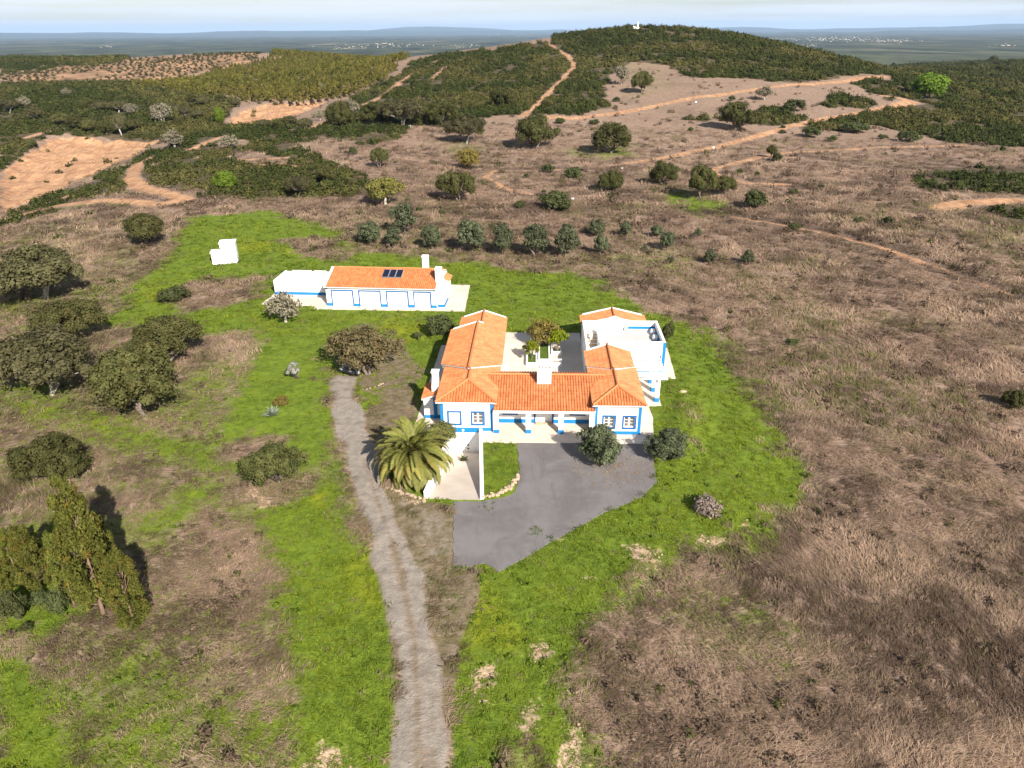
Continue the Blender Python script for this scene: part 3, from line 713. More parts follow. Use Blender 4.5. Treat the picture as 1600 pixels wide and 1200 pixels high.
# --- asphalt yard and concrete aprons
def slab(name, poly, z0, z1, mat, label, bev=0):
    mb = MB(); mb.prism([tuple(p) for p in poly], z0, z1)
    return mb.build(name, mat, None, bev, label=label, kind='structure')
def ccw(P):
    P = [tuple(p) for p in P]
    return P if sum(P[i][0] * P[(i + 1) % len(P)][1] - P[(i + 1) % len(P)][0] * P[i][1] for i in range(len(P))) > 0 else P[::-1]
def ragged(P, step=.5, amp=.1, seed=0):
    out = []; rr = random.Random(seed); P = [np.array(p) for p in P]
    for i in range(len(P)):
        a, b = P[i], P[(i + 1) % len(P)]; L = np.linalg.norm(b - a); n = max(1, int(L / step)); nrm = np.array([-(b - a)[1], (b - a)[0]]) / max(L, 1e-6)
        for k in range(n): out.append(a + (b - a) * k / n + nrm * rr.uniform(-amp, amp) * (0 if k == 0 else 1))
    return out
slab('asphalt_yard', ragged(ccw(ASPH_PX), .45, .07, 2), -.4, -.012, M['asphalt'], 'dark grey asphalt yard in front of the porch')
for q in PAVE_UV:
    slab('paving', ragged(ccw([h2w(*p) for p in q]), 1.2, .02, 3), -.5, .05, M['concrete'], 'pale concrete paving round the house')
slab('paving', ragged(ccw([tuple(p) for p in GPAVE[0]]), 1.2, .05, 4), -.5, .05, M['concrete'], 'pale concrete apron of the garage building')

# ------------------------------------------------------------------ tiled roofs: real corrugated tile courses
TP, TC = .235, .42                                         # tile pitch across, course length
_prof = [(0, 0), (.10, .004), (.30, .068), (.5, .088), (.70, .068), (.90, .004)]
def tile_mesh(P0, U, D, poly, name='tile_covering'):
    """P0 origin, U unit along the eave, D unit up the slope, poly convex polygon in (a, b) metres"""
    P0, U, D = Vector(P0), Vector(U).normalized(), Vector(D).normalized(); N = U.cross(D).normalized()
    if N.z < 0: N = -N
    a0, a1 = min(p[0] for p in poly), max(p[0] for p in poly); b0, b1 = min(p[1] for p in poly), max(p[1] for p in poly)
    ka, kb = math.floor(a0 / TP), math.ceil(a1 / TP)
    na = [((k + f) * TP, h) for k in range(ka, kb + 1) for f, h in _prof]
    nb = []
    c = b0
    while c < b1 + TC:
        nb += [(c, .022), (c + TC - .012, 0.0)]; c += TC
    V = np.array([[a, b, h + e] for b, e in nb for a, h in na]); W = len(na)
    i, j = np.meshgrid(np.arange(len(nb) - 1), np.arange(W - 1), indexing='ij')
    F = np.stack([i * W + j, i * W + j + 1, (i + 1) * W + j + 1, (i + 1) * W + j], -1).reshape(-1, 4)
    me = np_mesh(name, V, F, [M['roof']])
    bm = bmesh.new(); bm.from_mesh(me)
    uvl = bm.loops.layers.uv.new('UVMap')
    cx, cy = sum(p[0] for p in poly) / len(poly), sum(p[1] for p in poly) / len(poly)
    for k in range(len(poly)):
        p, q = Vector((*poly[k], 0)), Vector((*poly[(k + 1) % len(poly)], 0)); e = q - p; n = Vector((e.y, -e.x, 0)).normalized()
        if n.dot(Vector((cx, cy, 0)) - p) > 0: n = -n
        bmesh.ops.bisect_plane(bm, geom=bm.verts[:] + bm.edges[:] + bm.faces[:], plane_co=p, plane_no=n, clear_outer=True)
    for f in bm.faces:
        cc = f.calc_center_median()
        for l in f.loops: l[uvl].uv = (cc.x / TP + .001 , (cc.y - b0) / TC + .001)
        f.smooth = False
    for v in bm.verts: v.co = P0 + U * v.co.x + D * v.co.y + N * v.co.z
    bm.to_mesh(me); bm.free(); me.update()
    return me
def slope(parent, c0, c1, cr, poly3, label=None):
    """one roof slope: c0->c1 eave direction, cr a point higher up; poly3 its outline (3D, convex). Adds the tiles as a sub-part of parent."""
    c0, c1, cr = Vector(c0), Vector(c1), Vector(cr)
    U = (c1 - c0).normalized(); D = (cr - c0); D = (D - U * D.dot(U)).normalized()
    poly = [((Vector(p) - c0).dot(U), (Vector(p) - c0).dot(D)) for p in poly3]
    o = mesh_obj('tile_covering', tile_mesh(c0, U, D, poly), parent)
    return tag(o, kind='stuff')
def deck(polys, name, parent, t=.10, mat='white', drop=.015):
    mb = MB()
    for poly in polys:
        P = [Vector(p) for p in poly]; N = (P[1] - P[0]).cross(P[2] - P[0]).normalized()
        if N.z < 0: P = P[::-1]; N = -N
        n = len(P); v = [p - N * (drop + t) for p in P] + [p - N * drop for p in P]
        mb.add(v, [tuple(range(n - 1, -1, -1)), tuple(range(n, 2 * n))] + [(i, (i + 1) % n, n + (i + 1) % n, n + i) for i in range(n)])
    return mb.build(name, M[mat], parent)
def ridge(parent, *pts, r=.115):
    pts = [Vector(p) for p in pts]; mb = MB()
    for a, b in zip(pts, pts[1:]):
        n = max(1, int((b - a).length / .42))
        for k in range(n):
            p, q = a.lerp(b, k / n), a.lerp(b, (k + 1) / n + .02)
            mb.tube([p, q], [r, r * .86], 8, False)
    return mb.build('ridge_cap', M['roof'], parent, smooth=True)
def wall_grid(mb, axis, t0, t1, a0, a1, z0, z1, holes):
    """wall in the plane u (axis 'u': runs along u, thickness along v t0..t1) with rectangular holes (a0,a1,z0,z1)"""
    As = sorted({a0, a1, *[h[0] for h in holes], *[h[1] for h in holes]}); Zs = sorted({z0, z1, *[h[2] for h in holes], *[h[3] for h in holes]})
    for i in range(len(As) - 1):
        for j in range(len(Zs) - 1):
            ca, cz = (As[i] + As[i + 1]) / 2, (Zs[j] + Zs[j + 1]) / 2
            if any(h[0] < ca < h[1] and h[2] < cz < h[3] for h in holes): continue
            if axis == 'u': mb.box(As[i], As[i + 1], t0, t1, Zs[j], Zs[j + 1])
            else: mb.box(t0, t1, As[i], As[i + 1], Zs[j], Zs[j + 1])
    return mb
def window(parent, u0, u1, z0, z1, v, shutter=False, depth=.16):
    """blue surround proud of a wall whose face is the plane v (outside towards -v)"""
    b = .15; mb = MB()
    mb.box(u0 - b, u1 + b, v - .025, v + .06, z1, z1 + b); mb.box(u0 - b, u1 + b, v - .045, v + .06, z0 - b, z0)
    mb.box(u0 - b, u0, v - .025, v + .06, z0, z1); mb.box(u1, u1 + b, v - .025, v + .06, z0, z1)
    w = mb.build('window', M['navy'], parent)
    vv = v + depth; f = MB()
    if shutter:
        m_ = (u0 + u1) / 2
        for a, c in ((u0, m_ - .008), (m_ + .008, u1)):
            MB().box(a, c, v + .03, v + .07, z0, z1).build('shutter', M['white_paint'], w, .006)
        return w
    f.box(u0, u1, vv, vv + .06, z0, z0 + .07); f.box(u0, u1, vv, vv + .06, z1 - .06, z1); f.box(u0, u0 + .07, vv, vv + .06, z0 + .07, z1 - .06); f.box(u1 - .07, u1, vv, vv + .06, z0 + .07, z1 - .06)
    m_ = (u0 + u1) / 2; f.box(m_ - .075, m_ + .075, vv - .01, vv + .06, z0 + .07, z1 - .06)
    for a, c in ((u0 + .07, m_ - .075), (m_ + .075, u1 - .07)):
        for k in (1, 2):
            zz = z0 + .07 + (z1 - .13 - z0) * k / 3; f.box(a, c, vv + .005, vv + .05, zz - .014, zz + .014)
    f.build('frame', M['white_paint'], w)
    for a, c in ((u0 + .07, m_ - .075), (m_ + .075, u1 - .07)):
        for k in range(3):
            h = (z1 - .13 - z0) / 3
            MB().box(a, c, vv + .03, vv + .035, z0 + .07 + h * k + .001, z0 + .07 + h * (k + 1) - .001).build('pane', M['glass'], w)
    return w
def chimney(parent, u0, u1, v0, v1, z0, z1, slots=4, name='chimney', lean=0.0, cap=True):
    mb = MB(); mb.prism([(u0, v0), (u1, v0), (u1, v1), (u0, v1)], z0, z1 - .32)
    c = mb.build(name, M['white'], parent, .02)
    k = MB(); e = .0
    n = slots; w = (u1 - u0) / (2 * n + 1)
    for i in range(n + 1): k.box(u0 + 2 * i * w, u0 + (2 * i + 1) * w, v0, v1, z1 - .318, z1 - .12)
    k.box(u0 - .04, u1 + .04, v0 - .04, v1 + .04, z1 - .119, z1)
    k.build('chimney_cap', M['white'], c)
    MB().box(u0 + .02, u1 - .02, v0 + .08, v1 - .08, z1 - .317, z1 - .121).build('flue', M['dark'], c)
    return c

# ------------------------------------------------------------------ the farmhouse
house = empty('farmhouse', (HO[0], HO[1], 0), -math.radians(2.1), label='long white farmhouse with orange tiled roofs, blue bands and a courtyard', cat='house')
H_ = house
Z0 = -.2
# left wing
LW = [(-3.8, -2.86, .72, 1.82), (-1.78, -.86, .72, 1.82)]
mb = MB(); wall_grid(mb, 'u', 0, .28, -4.5, 0, Z0, 2.86, LW + [(-3.38, -1.28, Z0, -.12)])
mb.box(-4.5, -4.22, .28, 15.6, Z0, 2.86); mb.box(-.28, 0, .28, 19, Z0, 2.86); mb.box(-4.22, -.28, 18.72, 19, Z0, 2.86); mb.box(-5.1, -4.5, 7, 15.6, Z0, 2.9)
mb.box(-4.22, -.28, .28, .34, .4, 2.3)
mb.build('wall', M['white'], H_)
window(H_, *LW[0], 0, True); window(H_, *LW[1], 0)
# blue bands
pl = MB(); pl.box(-4.5, -3.4, -.03, 0, .05, .36); pl.box(-3.4, -1.25, -.032, 0, -.12, .36); pl.box(-1.25, .03, -.03, 0, .05, .36); pl.box(0, .03, 0, 1.5, .05, .36); pl.box(0, .03, 5.4, 19.0, .05, .40)
pl.each('plinth', M['blue'], H_)
cb = MB(); cb.box(-4.53, -4.25, -.03, 0, .361, 2.86); cb.box(-.25, .03, -.031, 0, .361, 2.86); cb.box(0, .03, 0, .25, .361, 2.0); cb.box(-4.53, -4.5, 0, .25, .05, 2.86)
cb.each('corner_band', M['blue'], H_)
lamp = MB(); lamp.tube([(-2.62, -.03, .12), (-2.62, -.10, .12)], .10, 12); lamp.build('wall_lamp', M['white_paint'], H_)
# roof of the front pavilion of the left wing
e0, e1 = -4.86, .34; zE = 2.95; s = .335; rc = (e0 + e1) / 2; hw = (e1 - e0) / 2; zR = zE + s * hw
vF, vB = -.36, 7.1
A_, B_, C_, D_ = (e0, vF, zE), (e1, vF, zE), (e1, vB, zE), (e0, vB, zE); R1, R2 = (rc, vF + hw, zR), (rc, vB - hw, zR)
roof = deck([[A_, B_, R1], [B_, C_, R2, R1], [D_, A_, R1, R2], [C_, D_, R2]], 'roof', H_)
slope(roof, A_, B_, R1, [A_, B_, R1]); slope(roof, B_, C_, R2, [B_, C_, R2, R1]); slope(roof, D_, A_, R1, [D_, A_, R1, R2])
zz = .09
up = lambda p, k=zz: (p[0], p[1], p[2] + k)
ridge(roof, up(A_), up(R1)); ridge(roof, up(B_), up(R1)); ridge(roof, up(R1), up(R2))
# long middle roof, one step higher, its front edge following the hips
m0, m1 = -5.25, .46; mc = -2.42; sR = .335; zM1 = 3.06; zMr = zM1 + sR * (m1 - mc); zM0 = zMr - sR * (mc - m0)
a_, b_ = (m0, 7.0, zM0), (mc, 4.25, zMr); c_, d_ = (mc, 15.6, zMr), (m0, 15.6, zM0); g_, h_ = (m1, 7.0, zM1), (m1, 19.15, zM1)
c2 = (-2.02, 15.6, zM1 + sR * (m1 + 2.02)); d2 = (-2.02, 19.15, c2[2])
roof = deck([[a_, b_, c_, d_], [b_, g_, (m1, 15.6, zM1), c_], [(m1, 15.6, zM1), h_, d2, c2]], 'roof', H_, .09)
k_ = (-2.02, 4.63, zM1 + sR * (m1 + 2.02))
slope(roof, d_, a_, b_, [a_, b_, c_, d_]); slope(roof, g_, h_, b_, [g_, h_, d2, k_]); slope(roof, g_, h_, b_, [b_, k_, c2, c_])
ridge(roof, up(b_), up(c_)); ridge(roof, up(c2), up(d2))
k0 = -4.5; zk = c2[2] - sR * (-2.02 - k0); f_, i_ = (k0, 15.6, zk), (k0, 19.15, zk)
rb = deck([[f_, c2, d2, i_]], 'roof', H_, .09); slope(rb, i_, f_, c2, [f_, c2, d2, i_])
def verge(p, q, w=.24, h=.16, parent=H_):
    return MB().bar(up(p, .05), up(q, .05), w, h).build('verge', M['white'], parent, .02)
verge((m0 + .25, 15.5, zM0 + .08), (mc, 15.5, zMr)); verge((mc, 15.5, zMr), (mc + .55, 15.5, zMr - sR * .55))
verge((k0 + .3, 19.05, zk + .1), (-2.02, 19.05, d2[2])); verge((-2.02, 19.05, d2[2]), (m1 - .15, 19.05, zM1 + .05))
MB().box(m0 + .2, -.3, 15.3, 15.55, 0, 2.9).build('wall', M['white'], H_)
gb = MB()
gb.add([(-4.45, 18.75, 2.84), (-.05, 18.75, 2.84), (-2.02, 18.75, d2[2] - .12), (-4.45, 18.98, 2.84), (-.05, 18.98, 2.84), (-2.02, 18.98, d2[2] - .12)], [(0, 1, 2), (5, 4, 3), (0, 3, 4, 1), (1, 4, 5, 2), (2, 5, 3, 0)])
gb.build('wall', M['white'], H_)
# lean-to on the far left with its own small roof and chimney
lt = MB(); lt.box(-6.28, -4.53, 2.15, 4.9, Z0, 1.95); lt.build('wall', M['white'], H_)
lp = MB(); lp.box(-6.3, -5.6, 2.12, 2.15, .05, .36); lp.box(-5.6, -4.53, 2.12, 2.15, .05, .36); lp.box(-5.42, -5.1, 2.118, 2.15, .361, 2.0); lp.each('plinth', M['blue'], H_)
q0, q1, q2, q3 = (-6.45, 2.0, 1.98), (-4.55, 2.0, 2.62), (-4.55, 5.0, 2.62), (-6.45, 5.0, 1.98)
lr = deck([[q0, q1, q2, q3]], 'roof', H_, .08); slope(lr, q3, q0, q1, [q0, q1, q2, q3])
st = MB()
st.prism([(-5.62, 2.85, 2.75), (-4.98, 2.85, 2.75), (-4.98, 3.5, 2.75), (-5.62, 3.5, 2.75)], 2.0, 2.75)
st.add([(-5.62, 2.85, 2.751), (-4.98, 2.85, 2.751), (-4.98, 3.5, 2.751), (-5.62, 3.5, 2.751), (-5.52, 2.9, 3.86), (-4.98, 2.9, 3.86), (-4.98, 3.45, 3.86), (-5.52, 3.45, 3.86)], [(0, 3, 2, 1), (4, 5, 6, 7), (0, 1, 5, 4), (1, 2, 6, 5), (2, 3, 7, 6), (3, 0, 4, 7)])
ch = st.build('chimney', M['white'], H_, .02)
k = MB(); k.box(-5.6, -4.9, 2.84, 3.52, 4.16, 4.26)
for a in (-5.52, -5.32, -5.1): k.box(a, a + .12, 2.9, 3.45, 3.861, 4.159)
k.build('chimney_cap', M['white'], ch); MB().box(-5.48, -5.02, 2.98, 3.4, 3.862, 4.158).build('flue', M['dark'], ch)

# middle range with the porch
mb = MB()
PW = [(.85, 1.95, .98, 1.95), (3.62, 5.08, .05, 2.1), (6.75, 7.85, .98, 1.95)]
wall_grid(mb, 'u', 1.5, 1.75, .03, 8.62, Z0, 2.42, PW)
mb.box(.03, 8.62, 5.2, 5.45, Z0, 2.7); mb.box(.03, 8.62, 1.75, 1.8, .4, 2.0)
mb.box(0.001, .46, -.36, .0, Z0, 2.0); mb.box(8.2, 8.649, -.36, 0, Z0, 2.0)
mb.build('wall', M['white'], H_)
for w_ in (PW[0], PW[2]): window(H_, *w_, 1.5)
pl = MB(); pl.box(.04, 3.45, 1.47, 1.5, .05, .42); pl.box(5.25, 8.61, 1.47, 1.5, .05, .42); pl.box(.031, .49, -.39, -.36, .05, .4); pl.box(.461, .491, -.36, 0, .05, .4); pl.box(8.17, 8.64, -.39, -.36, .05, .4)
pl.each('plinth', M['blue'], H_)
dr = MB(); dr.box(3.47, 3.62, 1.46, 1.6, .05, 2.1); dr.box(5.08, 5.23, 1.46, 1.6, .05, 2.1); dr.box(3.47, 5.23, 1.46, 1.6, 2.1, 2.24)
d_o = dr.build('door', M['navy'], H_)
for a, b in ((3.63, 4.345), (4.355, 5.07)):
    lf = MB().box(a, b, 1.6, 1.65, .07, 2.09).build('door_leaf', M['white_paint'], d_o, .006)
MB().box(3.62, 5.08, 1.18, 1.46, .05, .17).build('doorstep', M['stone'], H_, .01)
for cu in (3.02, 5.80):
    c = MB().box(cu - .22, cu + .22, -.36, .06, .42, 2.02).build('column', M['white'], H_, .012)
    MB().box(cu - .235, cu + .235, -.375, .075, .05, .419).build('column_base', M['blue'], c, .008)
MB().box(.0, 8.65, -.40, -.05, 2.021, 2.26).build('porch_beam', M['white'], H_, .012)
zEm, vEm, vRm, zRm, vBm = 2.33, -.58, 4.3, 3.37, 5.85; zBm = zRm - .3 * (vBm - vRm)
p1, p2 = (.05, vEm, zEm), (8.66, vEm, zEm); sm = (zRm - zEm) / (vRm - vEm); zq = zEm + sm * (2.4 - vEm)
t1, t2 = (8.66, vRm, zRm), (.05, vRm, zRm)
roof = deck([[p1, p2, t1, t2], [t2, t1, (8.66, vBm, zBm), (.05, vBm, zBm)]], 'roof', H_, .08)
slope(roof, p1, p2, t2, [p1, p2, t1, t2])
slope(roof, p1, p2, t2, [(8.66, 2.4, zq), (9.9, vRm, zRm), t1]); slope(roof, p1, p2, t2, [(.05, 2.4, zq), t2, (-1.15, vRm, zRm)])
slope(roof, (8.66, vBm, zBm), (.05, vBm, zBm), t1, [(8.66, vBm, zBm), (.05, vBm, zBm), t2, t1])
slope(roof, (8.66, vBm, zBm), (.05, vBm, zBm), t1, [t1, (9.9, vRm, zRm), (8.66, vBm, zBm)])
slope(roof, (8.66, vBm, zBm), (.05, vBm, zBm), t1, [t2, (.05, vBm, zBm), (-1.15, vRm, zRm)])
ridge(roof, (-1.0, vRm, zRm + .09), (9.75, vRm, zRm + .09))
cm = chimney(H_, 3.73, 4.97, 3.02, 3.98, 2.4, 4.98, 4)
MB().box(4.28, 4.40, 3.0, 3.02, 4.05, 4.1).build('vent', M['metal'], cm)

# right wing
RWN = [(9.42, 10.30, .70, 1.74), (11.12, 12.02, .70, 1.74)]
vr = -.30
mb = MB(); wall_grid(mb, 'u', vr, vr + .28, 8.65, 12.52, Z0, 2.88, RWN)
mb.box(8.65, 8.93, vr + .28, 12.0, Z0, 2.9); mb.box(12.24, 12.52, vr + .28, 12.0, Z0, 2.9); mb.box(8.93, 12.24, vr + .28, vr + .34, .4, 2.3)
mb.build('wall', M['white'], H_)
for w_ in RWN: window(H_, *w_, vr)
pl = MB(); pl.box(8.62, 12.55, vr - .03, vr, .05, .36); pl.box(12.52, 12.55, vr, 11.98, .05, .36); pl.each('plinth', M['blue'], H_)
cb = MB(); cb.box(8.62, 8.87, vr - .03, vr, .361, 2.88); cb.box(12.30, 12.55, vr - .03, vr, .361, 2.88); cb.box(12.52, 12.55, vr, vr + .25, .361, 2.88); cb.each('corner_band', M['blue'], H_)
e0, e1 = 8.38, 12.86; zE = 2.96; rc = 10.62; hw = (e1 - e0) / 2; s = .33; zR = zE + s * hw; vF, vB = -.66, 6.9
A_, B_, C_, D_ = (e0, vF, zE), (e1, vF, zE), (e1, vB, zE), (e0, vB, zE); R1, R2 = (rc, vF + hw, zR), (rc, vB - hw, zR)
roof = deck([[A_, B_, R1], [B_, C_, R2, R1], [D_, A_, R1, R2], [C_, D_, R2]], 'roof', H_)
slope(roof, A_, B_, R1, [A_, B_, R1]); slope(roof, B_, C_, R2, [B_, C_, R2, R1]); slope(roof, D_, A_, R1, [D_, A_, R1, R2])
ridge(roof, up(A_), up(R1)); ridge(roof, up(B_), up(R1)); ridge(roof, up(R1), up(R2))
m0, m1, mc = 8.27, 12.72, 10.48; zM = 3.07; zMr = zM + .33 * (mc - m0); vE = 10.4
a_, b_, c_, d_ = (m0, 6.8, zM), (mc, 4.8, zMr), (mc, vE, zMr), (m0, vE, zM); g_, h_ = (m1, 6.8, zM), (m1, vE, zM)
roof = deck([[a_, b_, c_, d_], [b_, g_, h_, c_]], 'roof', H_, .09)
slope(roof, d_, a_, b_, [a_, b_, c_, d_]); slope(roof, g_, h_, b_, [b_, g_, h_, c_]); ridge(roof, up(b_), up(c_))
verge((m0 + .25, vE - .1, zM + .08), (mc, vE - .1, zMr)); verge((mc, vE - .1, zMr), (m1 - .1, vE - .1, zM + .05), .16)
gw = MB(); gw.add([(8.66, 10.0, 2.9), (12.5, 10.0, 2.9), (mc, 10.0, zMr - .12), (8.66, 10.28, 2.9), (12.5, 10.28, 2.9), (mc, 10.28, zMr - .12)], [(0, 1, 2), (5, 4, 3), (0, 3, 4, 1), (1, 4, 5, 2), (2, 5, 3, 0)])
gw.build('wall', M['white'], H_)
# terrace block
b0, b1, f0, f1, zp, zf = 8.5, 16.42, 11.9, 17.75, 3.42, 2.45
bw = (15.42, 15.92, 1.0, 1.86)
mb = MB(); wall_grid(mb, 'u', f0, f0 + .25, 9.95, b1, Z0, zp, [bw])
mb.box(b1 - .25, b1, f0 + .25, f1 - .25, Z0, zp); mb.box(b0, b1, f1 - .25, f1, Z0, zp); mb.box(b0, b0 + .22, f0 - 1.2, f1 - .25, Z0, zp - .02)
mb.box(9.95, 10.17, f0 + .25, f1 - 1.0, Z0, zp - .45)
mb.build('wall', M['white'], H_)
MB().box(10.171, b1 - .251, f0 + .251, f1 - .251, zf - .2, zf).build('terrace_floor', M['concrete_grey'], H_)
MB().box(8.721, 10.17, f1 - 1.0, f1 - .251, zf - .2, zf - .004).build('terrace_floor', M['concrete_grey'], H_)
window(H_, *bw, f0)
MB().box(b1 - .26, b1 + .03, f0 - .03, f0, .45, zp - .02).build('corner_band', M['blue'], H_)
pl = MB(); pl.box(12.6, b1 + .03, f0 - .031, f0, .05, .449); pl.box(b1, b1 + .03, f0, f1, .05, .449); pl.each('plinth', M['blue'], H_)
tb = MB(); tb.box(13.3, b1 - .28, f1 - .285, f1 - .25, zf + .12, zf + .42); tb.box(b1 - .285, b1 - .25, f0 + .26, f1 - .286, zf + .004, zf + .42); tb.each('plinth', M['blue'], H_)
MB().box(12.98, 13.29, f1 - .62, f1 - .25, zf, zf + .48).build('parapet_pier', M['white'], H_, .02)
for y in (13.1, 14.9, 16.5):
    sb = MB(); sb.prism([(b1 - .85, y - .42), (b1 - .30, y - .42), (b1 - .30, y + .42), (b1 - .85, y + .42)], zf + .02, zf + .46); sb.build('masonry_seat', M['white'], H_, .12)
stairs = MB().box(8.721, 9.949, f0 - 1.2, f1 - 1.0, Z0, .2).build('staircase', M['concrete_grey'], H_)
n = 11
for k in range(n):
    v0 = f0 - .9 + k * .5; z = .3 + (zf - .3) * (k + 1) / n
    MB().box(8.722, 9.948, v0, f1 - 1.002, max(.2, z - .22), z - .03).build('step', M['white'], stairs)
    MB().box(8.722, 9.948, v0 - .03, v0 + .47, z - .029, z + .02).build('tread', M['stone'], stairs)
MB().box(9.2, 9.42, 15.2, 15.5, 2.3, 3.0).build('parapet_pier', M['white'], H_, .02)
# rear range of the right wing
r0, r1, rv0, rv1 = 8.35, 15.4, 17.76, 20.3; rc = 11.85; zE = 2.98; zR = 3.86
mb = MB(); mb.box(8.6, 15.1, 19.8, 20.05, Z0, 2.9); mb.box(8.6, 8.85, f1, 19.8, Z0, 2.9); mb.box(14.85, 15.1, f1, 19.8, Z0, 2.9)
for v in (f1 - .22, 19.82): mb.add([(r0 + .9, v, 2.9), (r1 - .9, v, 2.9), (rc, v, zR + (.12 if v < 19 else -.12)), (r0 + .9, v + .2, 2.9), (r1 - .9, v + .2, 2.9), (rc, v + .2, zR + (.12 if v < 19 else -.12))], [(0, 1, 2), (5, 4, 3), (0, 3, 4, 1), (1, 4, 5, 2), (2, 5, 3, 0)])
mb.build('wall', M['white'], H_)
E1, E2, G1, G2, Q1, Q2 = (r0, rv0, zE), (r0, rv1, zE), (r1, rv0, zE), (r1, rv1, zE), (rc, rv0, zR), (rc, rv1, zR)
roof = deck([[E1, Q1, Q2, E2], [Q1, G1, G2, Q2]], 'roof', H_, .09)
slope(roof, E2, E1, Q1, [E1, Q1, Q2, E2]); slope(roof, G1, G2, Q1, [Q1, G1, G2, Q2]); ridge(roof, up(Q1), up(Q2))
verge((r0 + .3, rv1 - .1, zE + .1), (rc, rv1 - .1, zR)); verge((rc, rv1 - .1, zR), (r1 - .3, rv1 - .1, zE + .1))
# sunken garage door under the left wing
gd = MB().box(-3.42, -1.26, .10, .16, -2.15, -.121).build('garage_door', M['white_paint'], H_, .01)
for k in range(5): MB().box(-3.40, -1.28, .085, .10, -2.12 + k * .4, -2.12 + k * .4 + .37).build('panel', M['white_paint'], gd, .008)
for z_ in (-1.45, -1.8): MB().tube([(-2.25, .085, z_), (-2.25, .02, z_)], .07, 8).build('handle', M['dark'], gd)

# pergola
pg_o = empty('pergola', (HO[0], HO[1], 0), -math.radians(2.1), label='white pergola of slim beams on blue-footed columns beside the house', cat='pergola')
for v in (5.85, 7.95, 9.75):
    c = MB().box(14.65, 15.05, v - .2, v + .2, .48, 2.3).build('column', M['white'], pg_o, .012)
    MB().box(14.635, 15.065, v - .215, v + .215, .0, .479).build('column_base', M['blue'], c, .008)
MB().box(14.75, 14.95, 5.3, 11.86, 2.301, 2.48).build('beam', M['white'], pg_o, .01)
MB().box(12.62, 12.76, 5.3, 11.86, 2.301, 2.48).build('beam', M['white'], pg_o, .01)
for k in range(11):
    v = 5.45 + k * .62
    MB().box(12.62, 15.65, v - .05, v + .05, 2.481, 2.63).build('slat', M['white'], pg_o)

# ramp down to the garage door, and its two walls
def hl(name, mb, mat, **kw):
    o = mb.build(name, mat, None, kw.pop('bevel', 0), **kw); o.location = (HO[0], HO[1], 0); o.rotation_euler = (0, 0, -math.radians(2.1)); return o
mb = MB(); mb.add([(-4.3, -10.05, .0), (-.42, -10.05, .0), (-1.24, .1, -2.12), (-3.44, .1, -2.12), (-4.3, -10.05, -.4), (-.42, -10.05, -.4), (-1.24, .1, -2.6), (-3.44, .1, -2.6)],
                  [(0, 1, 2, 3), (7, 6, 5, 4), (0, 4, 5, 1), (1, 5, 6, 2), (2, 6, 7, 3), (3, 7, 4, 0)])
hl('ramp', mb, M['concrete'], label='pale concrete ramp sloping down to the garage door', kind='structure')
MB_ = MB(); MB_.box(-3.4, -1.3, -.35, -.22, -2.07, -2.03); hl('drain_grate', MB_, M['metal'], label='narrow metal drain across the foot of the ramp', cat='drain')
def rwall(a, b, w, za, zb, lab):
    ax, ay = a; bx, by = b; mb = MB()
    v = [(ax, ay, -.6), (ax + w, ay, -.6), (bx + w, by, -2.7), (bx, by, -2.7), (ax, ay, za), (ax + w, ay, za), (bx + w, by, zb), (bx, by, zb)]
    mb.add(v, [(0, 3, 2, 1), (4, 5, 6, 7), (0, 1, 5, 4), (1, 2, 6, 5), (2, 3, 7, 6), (3, 0, 4, 7)])
    return hl('ramp_wall', mb, M['white'], bevel=.02, label=lab, cat='wall', group='walls of the garage ramp')
rwall((-4.60, -9.9), (-3.72, -.04), .30, .62, .30, 'white ramp wall on the palm side, leaning outwards')
rwall((-.43, -9.95), (-1.25, -.04), .30, .10, .30, 'white ramp wall beside the small lawn and asphalt')

# courtyard planters and paths
def planter(u0, u1, v0, v1, h, lab, t=.16, green=True):
    p = empty('planter', (HO[0], HO[1], 0), -math.radians(2.1), label=lab, cat='planter', group='white planters in the courtyard')
    mb = MB(); mb.box(u0, u1, v0, v0 + t, 0, h); mb.box(u0, u1, v1 - t, v1, 0, h); mb.box(u0, u0 + t, v0 + t, v1 - t, 0, h); mb.box(u1 - t, u1, v0 + t, v1 - t, 0, h)
    mb.build('rim', M['white'], p, .012)
    s_ = MB().box(u0 + t, u1 - t, v0 + t, v1 - t, 0, h - .12).build('soil', M['soil_green'] if green else M['stone'], p)
    return p
M['soil_green'] = plain_mat('planted_soil', (.045, .095, .010), (.10, .125, .02), 2.2, .95, .6, 9, .1, 5, .05)
planter(2.6, 3.75, 13.3, 15.9, .42, 'white planter bed holding a yellow-green citrus tree')
planter(3.86, 5.10, 14.4, 19.4, .34, 'long white planter bed with grass in mid courtyard')
planter(5.25, 6.35, 16.2, 17.7, .42, 'square white planter with low green plants')
planter(5.22, 6.30, 13.3, 14.4, .42, 'square white planter holding only bare soil', green=False)
mb = MB(); mb.box(5.15, 6.5, 6.2, 13.1, .051, .075); mb.build('path', M['concrete_grey'], H_ if False else None, label='grey paved strip across the courtyard', kind='structure').location = (HO[0], HO[1], 0)
bpy.data.objects['path'].rotation_euler = (0, 0, -math.radians(2.1))

